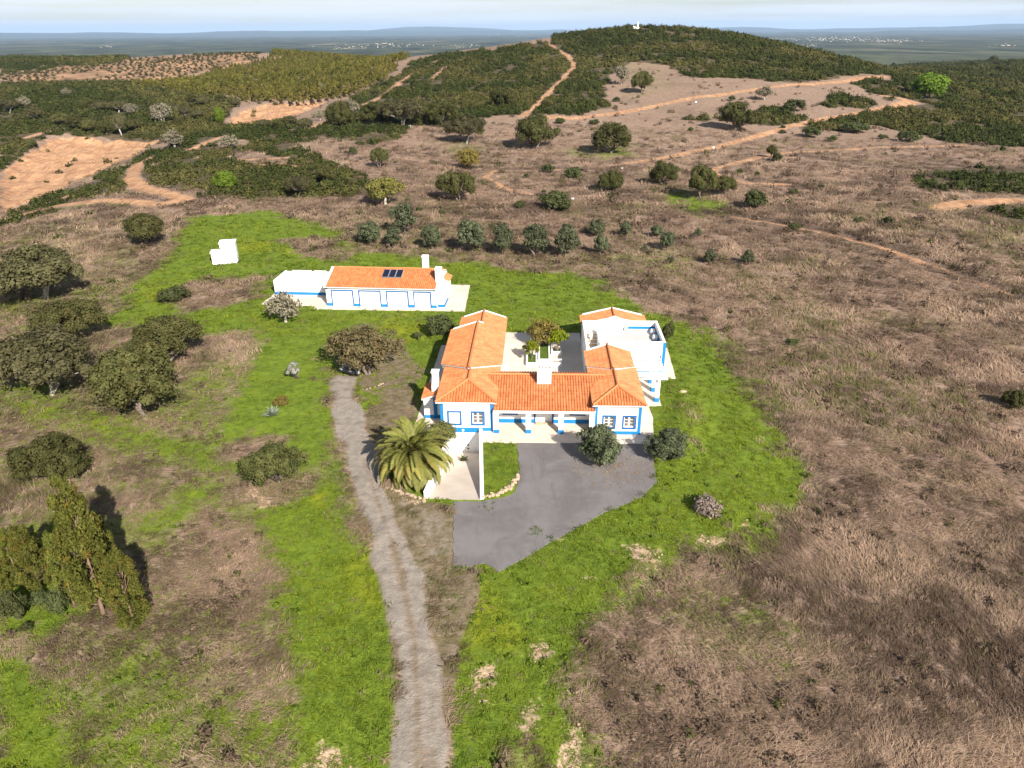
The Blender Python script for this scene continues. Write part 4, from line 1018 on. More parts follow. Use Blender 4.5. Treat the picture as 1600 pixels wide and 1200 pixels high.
# ------------------------------------------------------------------ the garage building behind
G_ = empty('garage_building', (GO[0], GO[1], 0), GA, label='long white outbuilding with four blue-framed garage doors and orange roof', cat='outbuilding')
GD = [(.75, 3.35), (4.25, 6.85), (7.75, 10.35), (11.2, 13.2)]
mb = MB(); wall_grid(mb, 'u', 0, .3, 0, 14.1, Z0, 2.5, [(a, b, Z0, 2.05) for a, b in GD])
mb.box(0, .3, .3, 7.6, Z0, 2.5); mb.box(13.8, 14.1, .3, 7.6, Z0, 2.5); mb.box(.3, 13.8, 7.3, 7.6, Z0, 2.5)
zr_, ze_ = 3.85, 2.62
for u in (0.05, 13.75): mb.add([(u, .1, 2.5), (u, 7.5, 2.5), (u, 3.8, zr_ - .12), (u + .28, .1, 2.5), (u + .28, 7.5, 2.5), (u + .28, 3.8, zr_ - .12)], [(0, 1, 2), (5, 4, 3), (0, 3, 4, 1), (1, 4, 5, 2), (2, 5, 3, 0)])
mb.build('wall', M['white'], G_)
for a, b in GD:
    fr = MB(); fr.box(a - .14, a, -.03, .1, .05, 2.05); fr.box(b, b + .14, -.03, .1, .05, 2.05); fr.box(a - .14, b + .14, -.03, .1, 2.05, 2.19)
    d = fr.build('garage_door', M['navy'], G_)
    lab = None
    for k in range(4): MB().box(a + .005, b - .005, .10, .15, .08 + k * .49, .08 + k * .49 + .475).build('panel', M['white_paint'], d, .01)
pl = MB(); prev = -.03
for a, b in GD + [(14.13, 0)]:
    pl.box(prev, a - .142, -.03, 0, .05, .42) if a - .142 > prev else None; prev = b + .142
pl.box(14.1, 14.13, 0, 7.6, .05, .42); pl.each('plinth', M['blue'], G_)
for u in (3.8, 10.8): MB().box(u - .08, u + .08, -.12, 0, 1.75, 1.95).build('wall_lamp', M['metal'], G_, .02)
for u in (.12, 13.75): MB().box(u - .12, u + .12, -.04, 0, 2.22, 2.46).build('cornice_block', M['navy'], G_)
g1_, g2_, g3_, g4_, g5_, g6_ = (-.15, -.38, ze_), (14.0, -.38, ze_), (14.0, 3.8, zr_), (-.15, 3.8, zr_), (14.0, 7.9, ze_), (-.15, 7.9, ze_)
roof = deck([[g1_, g2_, g3_, g4_], [g4_, g3_, g5_, g6_]], 'roof', G_, .09)
slope(roof, g1_, g2_, g4_, [g1_, g2_, g3_, g4_]); slope(roof, g5_, g6_, g3_, [g4_, g3_, g5_, g6_]); ridge(roof, up(g4_), up(g3_))
verge((-.02, -.35, ze_ + .03), (-.02, 3.8, zr_ + .03), .3, .2, G_); verge((-.02, 3.8, zr_ + .03), (-.02, 7.85, ze_ + .03), .3, .2, G_)
MB().box(-.1, 14.0, -.2, 0, 2.5, 2.60).build('cornice', M['white'], G_, .02)
chimney(G_, 11.5, 12.25, 4.5, 5.2, 3.0, 5.35, 3)
cg = MB(); cg.box(14.131, 14.85, .35, 3.3, Z0, 2.3); cg.add([(14.131, .35, 2.3), (14.85, .35, 2.3), (14.85, 3.3, 2.3), (14.131, 3.3, 2.3), (13.72, 1.1, 3.35), (14.5, 1.1, 3.35), (14.5, 2.3, 3.35), (13.72, 2.3, 3.35)], [(0, 3, 2, 1), (4, 5, 6, 7), (0, 1, 5, 4), (1, 2, 6, 5), (2, 3, 7, 6), (3, 0, 4, 7)])
cg.box(13.72, 14.42, 1.2, 2.2, 3.35, 4.45)
c = cg.build('chimney', M['white'], G_, .03)
k = MB(); k.box(13.66, 14.48, 1.14, 2.26, 4.62, 4.74)
for a in (13.74, 14.02, 14.3): k.box(a, a + .12, 1.22, 2.18, 4.451, 4.619)
k.build('chimney_cap', M['white'], c); MB().box(13.8, 14.35, 1.3, 2.1, 4.452, 4.618).build('flue', M['dark'], c)
pb = MB(); pb.box(14.851, 14.88, .33, 3.3, .05, .42); pb.box(14.131, 14.88, .32, .35, .05, .42); pb.each('plinth', M['blue'], G_)
tl = MB(); tl.box(14.1, 14.7, 4.4, 6.6, Z0, 1.9); tl.build('wall', M['white'], G_, .02)
tr_ = [(14.1, 4.2, 2.5), (14.95, 4.2, 2.1), (14.95, 6.8, 2.1), (14.1, 6.8, 2.5)]
rr_ = deck([tr_], 'roof', G_, .08); slope(rr_, tr_[1], tr_[2], tr_[0], tr_)
# solar panels on the garage roof
sg = (zr_ - ze_) / 4.18
sang = math.atan(sg)
for k, lab in enumerate(('left dark solar panel of three on the garage roof', 'middle dark solar panel of three on the garage roof', 'right dark solar panel of three on the garage roof')):
    u = 7.25 + k * .86; v = 1.55
    wx, wy = g2w(u, v)
    sp_o = empty('solar_panel', (wx, wy, ze_ + sg * (v + .38) + .20), 0, label=lab, cat='solar panel', group='solar panels on the garage roof')
    sp_o.rotation_euler = (sang, 0, GA)
    MB().box(-.40, .40, 0, 1.75, 0, .05).build('frame', M['metal'], sp_o, .006)
    MB().box(-.365, .365, .035, 1.715, .051, .056).build('glass', M['solar'] if 'solar' in M else M['dark'], sp_o)
    lg_ = MB()
    for (x_, y_) in ((-.3, .2), (.3, .2), (-.3, 1.5), (.3, 1.5)): lg_.box(x_ - .03, x_ + .03, y_ - .03, y_ + .03, -.13, 0)
    lg_.each('leg', M['metal'], sp_o)
# walled patio left of it
W_ = empty('patio_wall', (GO[0], GO[1], 0), GA, label='low white patio wall with a blue foot left of the garages', cat='wall')
mb = MB(); mb.box(-8.3, -.01, 3.85, 4.1, Z0, 1.95); mb.box(-8.3, -8.05, 4.1, 8.2, Z0, 1.95); mb.box(-8.05, -.01, 8.02, 8.16, Z0, 1.87); mb.build('wall', M['white'], W_, .02)
pl = MB(); pl.box(-8.33, -3.1, 3.82, 3.85, .05, .42); pl.box(-3.1, -.01, 3.822, 3.85, .05, .42); pl.each('plinth', M['blue'], W_)
for a, b in ((-7.2, -4.6), (-4.2, -2.5), (-2.1, -.1)):
    MB().box(a, b, 7.92, 8.23, 1.86, 2.0).build('lintel', M['white'], W_, .01)
pp = MB()
for a in (-7.2, -5.9, -4.75, -4.2, -2.65, -2.1, -.3): pp.box(a, a + .2, 7.96, 8.19, 1.501, 1.859)
pp.each('post', M['white'], W_)
MB().box(-8.0, -.02, 4.101, 7.94, .051, .06).build('floor', M['stone'], W_)

# white pump house among the weeds
px_, py_, pz_ = gnd(357, 410)
PH = empty('pump_house', (px_, py_, pz_), math.radians(14), label='small white stepped pump house in the far green field', cat='pump house')
mb = MB(); mb.box(-.7, 1.45, -.9, 1.0, -.4, 3.05); mb.box(-2.1, -.7, -.9, .7, -.4, 1.75); mb.build('wall', M['white'], PH, .03)
cp_ = MB()
for (x0, x1, y0, y1, z) in ((-.8, 1.55, -1.0, 1.1, 3.05), (-2.2, -.701, -1.0, .8, 1.75)):
    cp_.box(x0, x1, y0, y0 + .28, z, z + .16); cp_.box(x0, x1, y1 - .28, y1, z, z + .16); cp_.box(x0, x0 + .28, y0 + .28, y1 - .28, z, z + .16); cp_.box(x1 - .28, x1, y0 + .28, y1 - .28, z, z + .16)
cp_.build('coping', M['white'], PH, .02)
rf = MB(); rf.box(-.45, 1.2, -.68, .78, 3.06, 3.1); rf.box(-1.95, -.95, -.68, .48, 1.76, 1.80); rf.build('roof', M['concrete_grey'], PH)
# white trig pillar on the hill
tx_, ty_, tz_ = gnd(996, 46.5)
TPi = empty('trig_pillar', (tx_, ty_, tz_ - .3), 0, label='tiny white trig pillar on the hilltop', cat='pillar')
MB().prism([(-1.1, -1.1, 0, 0), (1.1, -1.1, 0, 0), (1.1, 1.1, 0, 0), (-1.1, 1.1, 0, 0)], 0, 1.0) if False else None
MB().box(-1.2, 1.2, -1.2, 1.2, 0, 1.2).build('base', M['white'], TPi, .05)
MB().tube([(0, 0, 1.2), (0, 0, 4.2)], [.75, .5], 12).build('shaft', M['white'], TPi, smooth=False)
MB().box(-3.2, -1.5, -.7, .7, 0, 1.9).build('hut', M['white'], TPi, .05)
# pale boxes left in the fields
for (a, b, s_, lab) in ((1087, 163, .3, 'white box beside the orange track on the slope'), (1115, 229, .27, 'white box beside the middle dirt track'), (972, 263, .26, 'white box beside the lower dirt track'), (895, 312, .25, 'white box beside the long low shrub'),
                        (617, 197, .45, 'white box under the oaks at the slope foot, left one'), (640, 198, .45, 'white box under the oaks at the slope foot, right one')):
    x, y, z = gnd(a, b); o = MB().box(-s_, s_, -s_ * .7, s_ * .7, -.2, s_ * .9).build('box', M['white_paint'], None, .06, label=lab, cat='box', group='white boxes left in the fields'); o.location = (x, y, z)
    MB().box(-s_ * 1.06, s_ * 1.06, -s_ * .76, s_ * .76, s_ * .9, s_ * .9 + .12).build('lid', M['white'], o)

# ------------------------------------------------------------------ vegetation builders
def leaf_quads(C, N, size, rs, aspect=1.5):
    """square-ish leaf sprays at centres C facing N"""
    n = len(C); ref = rs.normal(size=(n, 3)); T = np.cross(N, ref); T /= np.linalg.norm(T, axis=1, keepdims=True) + 1e-9; B = np.cross(N, T)
    s = np.asarray(size).reshape(-1, 1); a = T * s * aspect * .5; b = B * s * .5; k = N * s * .18
    V = np.stack([C - a * 1.0, C - b + k * .4, C + a, C + b + k * .4], 1)
    return V.reshape(-1, 3), np.arange(4 * n).reshape(-1, 4)
def crown_mesh(name, mat, W, H, z0, nclump, nleaf, ls, seed, shell=.5, lobes=.22, rcl=.145, flat=.78, top=1.0, squash=1.0, drop=.55):
    rs = np.random.default_rng(seed)
    d = rs.normal(size=(nclump * 3, 3)); d /= np.linalg.norm(d, axis=1, keepdims=True); d = d[d[:, 2] > -drop][:nclump]
    nclump = len(d)
    rad = shell + (1 - shell) * rs.random(nclump) ** .5
    ang = np.arctan2(d[:, 1], d[:, 0]); ph = rs.random(4) * 6.28
    lob = 1 + lobes * (np.sin(2 * ang + ph[0]) * .6 + np.sin(3 * ang + ph[1]) * .6 + np.sin(5 * ang + ph[2]) * .4)
    rc = W * rcl * (.7 + .6 * rs.random(nclump))
    R = np.maximum(W / 2 - rc, .1) * rad * lob
    hz = (H - z0)
    C = np.stack([d[:, 0] * R, d[:, 1] * R * squash, z0 + hz * .38 + d[:, 2] * np.where(d[:, 2] > 0, hz * .62 - rc * .5, hz * .38) * rad], -1)
    P, N, S, Sh = [], [], [], []
    for k in range(nclump):
        dd = rs.normal(size=(nleaf, 3)); dd[:, 2] += .55; dd /= np.linalg.norm(dd, axis=1, keepdims=True)
        rr = rc[k] * (.55 + .55 * rs.random(nleaf) ** .7)[:, None] * (1 + .28 * np.sin(dd[:, :1] * 4 + k) + .2 * np.sin(dd[:, 1:2] * 5 + 2 * k))
        P.append(C[k] + dd * rr * np.array([1, 1, flat]))
        n_ = dd + rs.normal(size=(nleaf, 3)) * .32; N.append(n_ / np.linalg.norm(n_, axis=1, keepdims=True))
        S.append(ls * (.65 + .7 * rs.random(nleaf))); b = rs.random()
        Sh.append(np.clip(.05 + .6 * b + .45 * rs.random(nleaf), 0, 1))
    P, N, S, Sh = np.concatenate(P), np.concatenate(N), np.concatenate(S), np.concatenate(Sh)
    V, F = leaf_quads(P, N, S, rs)
    me = np_mesh(name, V, F, [mat], False)
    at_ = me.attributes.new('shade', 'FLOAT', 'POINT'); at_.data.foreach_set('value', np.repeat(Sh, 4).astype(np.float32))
    return me, C, rc
def limb_mesh(name, mat, W, z0, r, targets, seed, forks=1, nmax=9, spread=0.0):
    rr = random.Random(seed); mb = MB()
    for f in range(forks):
        a = rr.uniform(0, 6.28); off = Vector((math.cos(a), math.sin(a), 0)) * (spread * (1 if forks > 1 else 0))
        rad = r / (forks ** .5)
        top = Vector((rr.uniform(-.08, .08) * W, rr.uniform(-.08, .08) * W, z0 * 1.05)) + off * 1.8
        mid = (off + top) / 2 + Vector((rr.uniform(-.03, .03) * W, rr.uniform(-.03, .03) * W, 0))
        mb.tube([off * .5 + Vector((0, 0, -.35)), off * .6 + Vector((0, 0, .1)), mid, top], [rad * 1.5, rad * 1.1, rad * .9, rad * .8], 7)
        tg = list(targets); rr.shuffle(tg)
        for t in tg[:nmax]:
            t = Vector(t); k = top.lerp(t, .45) + Vector((rr.uniform(-.04, .04) * W, rr.uniform(-.04, .04) * W, -.02 * W))
            mb.tube([top - Vector((0, 0, .1)), k, t], [rad * .5, rad * .32, rad * .1], 5)
    return mb.mesh(name, mat, True)
VAR = {}
def add_var(kind, W, H, crown, trunk):
    VAR.setdefault(kind, []).append((W, H, crown, trunk))
def tree_kind(kind, mat, W, H, z0, nc, nl, ls, seeds, tr, tmat='trunk', **kw):
    lk = {k: kw.pop(k) for k in ('forks', 'nmax', 'spread') if k in kw}
    for sd in seeds:
        me, C, rc = crown_mesh('crown', M[mat], W, H, z0, nc, nl, ls, sd, **kw)
        add_var(kind, W, H, me, limb_mesh('trunk', M[tmat], W, z0, tr, C, sd, **lk))
tree_kind('oak', 'oak', 10, 6.6, 1.6, 58, 330, .22, (1, 2, 3), .34, forks=2, spread=.35, nmax=16, rcl=.112, shell=.74, lobes=.36, drop=.38)
tree_kind('oak_thin', 'oak_thin', 10, 7.0, 1.7, 62, 170, .22, (35,), .34, forks=2, spread=.35, nmax=26, rcl=.105, shell=.66, lobes=.42, drop=.4)
tree_kind('oak_dark', 'oak_dark', 10, 7.2, .9, 58, 310, .23, (11, 12, 13, 14), .34, forks=2, spread=.3, nmax=12, shell=.74, rcl=.118, lobes=.32, drop=.45)
tree_kind('oak_grey', 'oak_grey', 11, 6.8, 2.2, 78, 260, .225, (21, 22), .36, 'trunk_pale', forks=3, spread=.4, nmax=30, shell=.66, rcl=.096, lobes=.4, drop=.3)
tree_kind('oak_brown', 'oak', 10, 7.6, 1.8, 70, 300, .215, (31, 32), .35, forks=2, spread=.3, nmax=24, shell=.7, lobes=.4, rcl=.106, drop=.4)
tree_kind('oak_yellow', 'oak_yellow', 9, 6.5, 2.0, 48, 140, .26, (41,), .3, 'trunk_pale', nmax=18, rcl=.115, lobes=.3)
tree_kind('oak_pale', 'oak_pale', 8, 5.6, 1.6, 34, 40, .36, (51, 52, 53), .24, 'trunk_pale', forks=2, spread=.3, nmax=26, shell=.6)
tree_kind('olive', 'olive', 4.2, 4.2, .9, 44, 130, .165, (61, 62, 63, 64), .14, forks=2, spread=.2, nmax=12, lobes=.36, rcl=.13, drop=.8)
tree_kind('olive_big', 'olive', 4.4, 4.6, .8, 80, 190, .125, (65, 66), .16, forks=3, spread=.2, nmax=14, lobes=.34, rcl=.12, drop=.85)
tree_kind('shrub', 'shrub', 3, 2.0, .1, 34, 110, .13, (71, 72, 73), .05, forks=3, spread=.1, nmax=5, drop=.3, lobes=.3)
tree_kind('pine', 'bright', 11, 9.5, 1.4, 80, 150, .36, (81,), .3, nmax=10, shell=.7, lobes=.08, drop=.7)
tree_kind('oleander', 'oleander', 4, 3.0, .2, 40, 120, .13, (91,), .05, forks=4, spread=.2, nmax=6, drop=.4)
tree_kind('citrus', 'citrus', 2.2, 2.2, .5, 24, 90, .12, (95, 96), .06, nmax=8)
tree_kind('rusty', 'rusty', 4.2, 2.8, .5, 40, 90, .14, (97,), .07, forks=3, spread=.15, nmax=10, lobes=.3)
tree_kind('twig_bush', 'twigs', 2.6, 1.5, .05, 26, 70, .13, (98,), .03, forks=5, spread=.25, nmax=8, drop=.3)
tree_kind('grey_bush', 'lavender', 1.6, 1.9, .2, 16, 45, .14, (99,), .04, forks=4, spread=.1, nmax=8, rcl=.12)
def euc(seed, W=5.2, H=11.5):
    """eucalyptus: hanging sprays along an upright, uneven crown"""
    rs = np.random.default_rng(seed); P, N, S, Sh, tips = [], [], [], [], []
    nb = 86
    for k in range(nb):
        t = .12 + .88 * rs.random() ** .9; rmax = W / 2 * (math.sin(math.pi * min(1, (t - .04) / 1.0)) ** .5) * (1.05 - .42 * t)
        a = rs.random() * 6.28; r = rmax * (.25 + .75 * rs.random() ** .6)
        c = np.array([math.cos(a) * r, math.sin(a) * r, t * H]); tips.append(c); rc = .34 + .42 * rs.random()
        n = 190; dd = rs.normal(size=(n, 3)); dd /= np.linalg.norm(dd, axis=1, keepdims=True)
        p = c + dd * rc * np.array([1, 1, 1.35]) * (.5 + .55 * rs.random((n, 1))); P.append(p)
        nn = dd * np.array([1, 1, .35]) + rs.normal(size=(n, 3)) * .45; N.append(nn / np.linalg.norm(nn, axis=1, keepdims=True))
        S.append(.09 + .10 * rs.random(n)); Sh.append(np.clip(.15 + .5 * rs.random() + .4 * rs.random(n), 0, 1))
    P, N, S, Sh = map(np.concatenate, (P, N, S, Sh)); V, F = leaf_quads(P, N, S, rs, 2.0)
    me = np_mesh('crown', V, F, [M['euc']]); me.attributes.new('shade', 'FLOAT', 'POINT').data.foreach_set('value', np.repeat(Sh, 4).astype(np.float32))
    mb = MB(); ln = Vector((rs.normal() * .25, rs.normal() * .25, 0))
    mb.tube([(0, 0, -.3), (0, 0, .4), tuple(ln * .5 + Vector((0, 0, H * .35))), tuple(ln + Vector((0, 0, H * .9)))], [.28, .2, .15, .04], 8)
    for c in tips[::3]: mb.tube([(0, 0, c[2] * .72), tuple(c)], [.06, .02], 5)
    return me, mb.mesh('trunk', M['trunk_euc'], True)
for sd in (5, 6, 7): add_var('euc', 5.2, 11.5, *euc(sd))

_used = {}
def plant(kind, x, y, z, W, H, label, cat, group=None, var=None, name=None, rz=None, yscale=1.0):
    vs = VAR[kind]; k = _used.get(kind, 0); _used[kind] = k + 1
    w0, h0, cm_, tm_ = vs[(k if var is None else var) % len(vs)]
    if z < -55 or math.hypot(x, y) > 1450: return None
    o = empty(name or cat.replace(' ', '_'), (x, y, z), random.uniform(0, 6.28) if rz is None else rz, label=label, cat=cat, group=group)
    o.scale = (W / w0, W / w0 * yscale, H / h0)
    for nm, me in (('crown', cm_), ('trunk' if kind not in ('shrub', 'twig_bush', 'grey_bush', 'oleander') else 'stem', tm_)):
        c = bpy.data.objects.new(nm, me); COL.objects.link(c); c.parent = o
        if nm == 'crown': c['kind'] = 'stuff' if False else 'part'
        if 'kind' in c: del c['kind']
    return o
def plant_px(kind, bx, by, wpx, topy, label, cat, group=None, **kw):
    x, y, z = gnd(bx, by); P = np.array([x, y, z - CAMH]); w = float(P @ FWD); th = math.atan2(-P[2], math.hypot(x, y))
    W = wpx * w / FPX; hp = (by - topy) * w / FPX
    H = min(max((hp - .30 * W * math.sin(th)) / math.cos(th), .42 * W), 1.45 * W) if kind != 'euc' else hp / math.cos(th)
    if kind.startswith('oak'): H = max(H, (.58 if kind == 'oak_grey' else .66) * W)
    if kind == 'olive': W *= 1.18; H = max(H * 1.1, .95 * W)
    if kind == 'euc': W *= .86; H *= 1.0
    if kind in ('oak_brown', 'oak'): H *= 1.1
    return plant(kind, x, y, z - .05, W, H, label, cat, group, **kw)

MARKS = []
_lab = {}
def near_label(px, py, what):
    """what + where it stands relative to the nearest landmarks"""
    ms = sorted(MARKS, key=lambda m_: math.hypot(m_[0] - px, (m_[1] - py) * 1.6))
    for m_ in ms:
        dx, dy = px - m_[0], py - m_[1]
        side = ('right of' if dx > 0 else 'left of') if abs(dx) > abs(dy) * 1.2 else ('below' if dy > 0 else 'above')
        s_ = f'{what} {side} the {m_[2]}'
        if s_ not in _lab: _lab[s_] = 1; return s_
    return what
MARKS += [(835, 205, 'oak at the foot of the hill trail'), (954, 215, 'oak on the round green patch'), (1147, 185, 'lone oak on the open slope'), (1450, 137, 'bright umbrella pine'), (1094, 290, 'oak over the green strip'), (955, 285, 'leftmost low track oak'), (1035, 272, 'middle low track oak'),
          (603, 298, 'yellowing forked oak'), (716, 293, 'oak above the garage'), (732, 246, 'rust coloured oak'), (593, 246, 'small oak above the yellowing one'), (1204, 238, 'small oak between the track loops'), (1178, 311, 'tall shrub clump'), (1003, 132, 'brown hill oak'), (1515, 280, 'oval scrub island'), (1193, 150, 'wind-bent tree'),
          (100, 245, 'large orange pit'), (430, 175, 'smaller orange pit'), (272, 218, 'silvery tree on the pit rim'), (256, 177, 'largest bleached valley tree'), (345, 181, 'yellow-green conifer'), (353, 283, 'bright green valley tree'), (628, 178, 'broad grey oak'), (690, 177, 'dark oak under the scrub hill'), (52, 226, 'yellow-green bush'), (0, 140, 'end of the left ridge'), (1300, 160, 'scrub strip between the tracks'), (300, 130, 'lower edge of the pine rows')]
g_oak = 'oaks in the fields'
T_ = plant_px
# --- big oaks on the left
T_('oak_grey', 70, 468, 138, 406, 'grey-green spreading oak at the far left above the brown field', 'oak tree', g_oak, rz=.3)
T_('oak', 113, 535, 92, 488, 'rounded olive-brown oak just behind the widest oak', 'oak tree', g_oak)
T_('oak_grey', 78, 616, 172, 535, 'widest grey oak of the left group with pale limbs showing', 'oak tree', g_oak, rz=1.2)
T_('oak_brown', 262, 574, 108, 494, 'taller brown-green oak at the back of the leaning pair', 'oak tree', g_oak)
T_('oak_brown', 226, 648, 134, 540, 'big brown-green oak at the front of the leaning pair', 'oak tree', g_oak)
T_('oak_dark', 90, 746, 106, 684, 'dense dark oak alone above the eucalyptus clump', 'oak tree', g_oak)
T_('oak_dark', 432, 756, 98, 698, 'dark oak beside the patch of pale straw', 'oak tree', g_oak, var=1)
T_('oak_pale', 446, 503, 60, 453, 'sparse pale tree in front of the white patio wall', 'tree', rz=.7)
T_('oak_thin', 576, 584, 114, 519, 'brown oak over the end of the gravel drive with a car beneath', 'oak tree', g_oak, rz=2.0)
T_('oak', 230, 383, 64, 336, 'yellowish brown oak at the edge of the far green field', 'oak tree', g_oak)
T_('shrub', 275, 470, 48, 442, 'dense dark round shrub beside the brown weed patch', 'shrub')
T_('shrub', 688, 522, 56, 487, 'dark green shrub at the back corner of the left wing', 'shrub')
T_('shrub', 652, 529, 18, 516, 'very small dark bush on the lawn left of the house', 'bush')
T_('grey_bush', 463, 592, 27, 561, 'small silver grey bush standing alone on the lawn', 'bush')
T_('rusty', 441, 634, 26, 615, 'small rusty leaved bush behind the grey rosette', 'bush')
T_('olive_big', 938, 727, 70, 656, 'olive tree rising from the asphalt in front of the right wing', 'olive tree', var=0)
T_('olive_big', 1042, 717, 70, 662, 'bushy olive tree at the corner of asphalt and lawn', 'olive tree', var=1)
T_('oleander', 690, 690, 56, 652, 'oleander bush with reddish tips behind the palm', 'bush')
T_('shrub', 1043, 531, 22, 499, 'round shrub behind the flat terrace block', 'shrub')
T_('twig_bush', 1104, 801, 52, 770, 'leafless grey-brown bush in the bright green lawn', 'bush')
T_('oak_dark', 1581, 637, 34, 604, 'lone small dark tree in the dry field at the right', 'tree')
T_('shrub', 1237, 540, 26, 527, 'low dark shrub in the dry grass right of the lawn', 'shrub')
# --- eucalyptus clump
ge = 'eucalyptus clump'
T_('euc', 163, 962, 96, 765, 'tallest eucalyptus in the middle of the clump', 'eucalyptus', ge, var=0)
T_('euc', 214, 982, 74, 868, 'lower eucalyptus at the right end of the clump', 'eucalyptus', ge, var=1)
T_('euc', 66, 925, 64, 822, 'slimmer eucalyptus on the left with a bare dark trunk', 'eucalyptus', ge, var=2)
T_('euc', 186, 925, 42, 806, 'narrow eucalyptus behind the tallest one', 'eucalyptus', ge, var=1)
T_('euc', 116, 945, 54, 836, 'shorter eucalyptus between the bare trunk and the tallest one', 'eucalyptus', ge, var=2)
T_('euc', 34, 915, 52, 826, 'eucalyptus leaning at the left beside the dark bushes', 'eucalyptus', ge, var=0)
T_('euc', 12, 925, 50, 858, 'eucalyptus cut by the picture edge', 'eucalyptus', ge, var=0)
T_('shrub', 27, 968, 46, 912, 'dark bush left of the eucalyptus trunks', 'bush'); T_('shrub', 96, 958, 38, 905, 'dark bush between the eucalyptus trunks', 'bush')
T_('shrub', 62, 945, 34, 918, 'brownish bush behind the dark ones under the eucalyptus', 'bush'); T_('shrub', 43, 985, 20, 968, 'tiny dark bush nearest the eucalyptus clump', 'bush')
# --- olive grove
go = 'olive trees behind the garage'
OL = [(577, 383, 34, 347, 'first olive from the left, bushy'), (615, 386, 30, 354, 'second olive, in front of a taller one'), (633, 368, 36, 320, 'tallest olive, set back behind the second'), (676, 390, 28, 352, 'narrow olive straight above the garage chimney'),
      (737, 394, 40, 344, 'broad two-lobed olive right of the garage chimney'), (786, 398, 34, 352, 'olive fourth from the right of the dense row'), (836, 401, 40, 352, 'roundest olive of the dense row'), (884, 402, 36, 352, 'last olive of the dense row'),
      (931, 370, 26, 346, 'small olive with forked trunk at the back of the row end'), (938, 399, 22, 366, 'thin two-tier olive at the row end'), (977, 371, 17, 347, 'small slim olive in the sparse back row'), (1026, 371, 18, 353, 'young olive beside a larger one in the sparse row'),
      (1041, 391, 22, 362, 'fullest olive of the sparse rows'), (1090, 372, 11, 357, 'smallest olive in the sparse back row'), (1109, 412, 19, 391, 'young olive with a leaning trunk in the front sparse row'), (1168, 414, 21, 391, 'young olive standing farthest out in the dry field'), (1048, 411, 10, 402, 'sapling under the fullest sparse olive'), (1007, 392, 9, 382, 'thin sapling between the two sparse rows')]
for a, b, w, t, lab in OL: T_('olive', a, b, w, t, lab, 'olive tree', go)
# --- oaks and shrubs of the slope
SL = [('oak_dark', 835, 230, 66, 178, 'large dark oak at the foot of the hill trail'), ('oak_dark', 954, 238, 62, 190, 'large round oak on a green patch of the slope'), ('oak_dark', 1147, 204, 58, 162, 'large dark oak alone on the open slope'),
      ('oak_pale', 1193, 159, 30, 138, 'thin wind-bent tree just below the orange track'), ('oak', 1003, 146, 34, 117, 'brown oak under the scrub edge of the hill'), ('oak_pale', 970, 134, 30, 107, 'sparse tree left of the brown hill oak'),
      ('oak_dark', 955, 300, 40, 266, 'medium oak, the left one of three along the low track'), ('oak_dark', 1035, 290, 46, 253, 'medium oak in the middle of three along the low track'), ('oak', 1094, 311, 50, 265, 'large brown oak over the green strip'), ('oak', 1130, 307, 40, 279, 'brown oak leaning against the green strip oak'),
      ('shrub', 1178, 328, 42, 294, 'tall shrub clump right of the green strip'), ('oak', 1204, 247, 17, 230, 'small oak between the two loops of track'), ('pine', 1450, 153, 58, 116, 'bright green umbrella pine beside the orange bend'),
      ('oak_grey', 728, 223, 60, 181, 'pale limbed oak at the edge of the left slope'), ('rusty', 732, 262, 44, 229, 'rust coloured half dead oak on the slope'), ('oak', 716, 314, 58, 270, 'round oak in the open field above the garage'),
      ('oak_yellow', 603, 322, 62, 274, 'yellowing oak with a pale forked trunk'), ('oak', 593, 260, 28, 232, 'small oak above the yellowing one'), ('oak_grey', 468, 310, 42, 274, 'grey oak in front of the scrub line'), ('oak', 511, 286, 32, 259, 'small brown oak in the middle of the scrub'),
      ('pine', 353, 297, 40, 266, 'bright green rounded tree in the valley scrub'), ('oak_dark', 690, 196, 54, 158, 'dark oak at the foot of the scrub hill, right of a pair'), ('oak_grey', 628, 198, 70, 158, 'broad grey oak at the foot of the scrub hill'), ('oak_dark', 585, 194, 40, 162, 'dark oak left of the broad grey one'),
      ('oak_dark', 533, 200, 42, 160, 'dark oak beside the left hill trail'), ('oak_pale', 550, 185, 30, 157, 'bare pale tree by the left hill trail'), ('oak_dark', 786, 168, 44, 147, 'dark oak in the scrub left of the hill trail'),
      ('oak_pale', 272, 233, 36, 203, 'silvery dead looking tree on the rim of the orange pit'), ('oak_pale', 256, 193, 36, 161, 'largest bleached tree in the left valley'), ('oak_pale', 361, 232, 32, 209, 'grey leafless tree right of the orange pit'),
      ('pine', 345, 194, 18, 168, 'small yellow-green conifer at the edge of the far pit'), ('shrub', 52, 230, 15, 221, 'single yellow-green bush above the orange pit'), ('oak_dark', 970 + 400, 79, 14, 72, 'dark tree on the right skyline')]
for k, a, b, w, t, lab in SL: T_(k, a, b, w, t, lab, 'tree' if k in ('oak_pale', 'pine') else ('shrub' if k == 'shrub' else 'oak tree'), g_oak if k.startswith('oak_d') or k in ('oak', 'oak_grey') else None)
gs = 'dark shrubs on the slope'
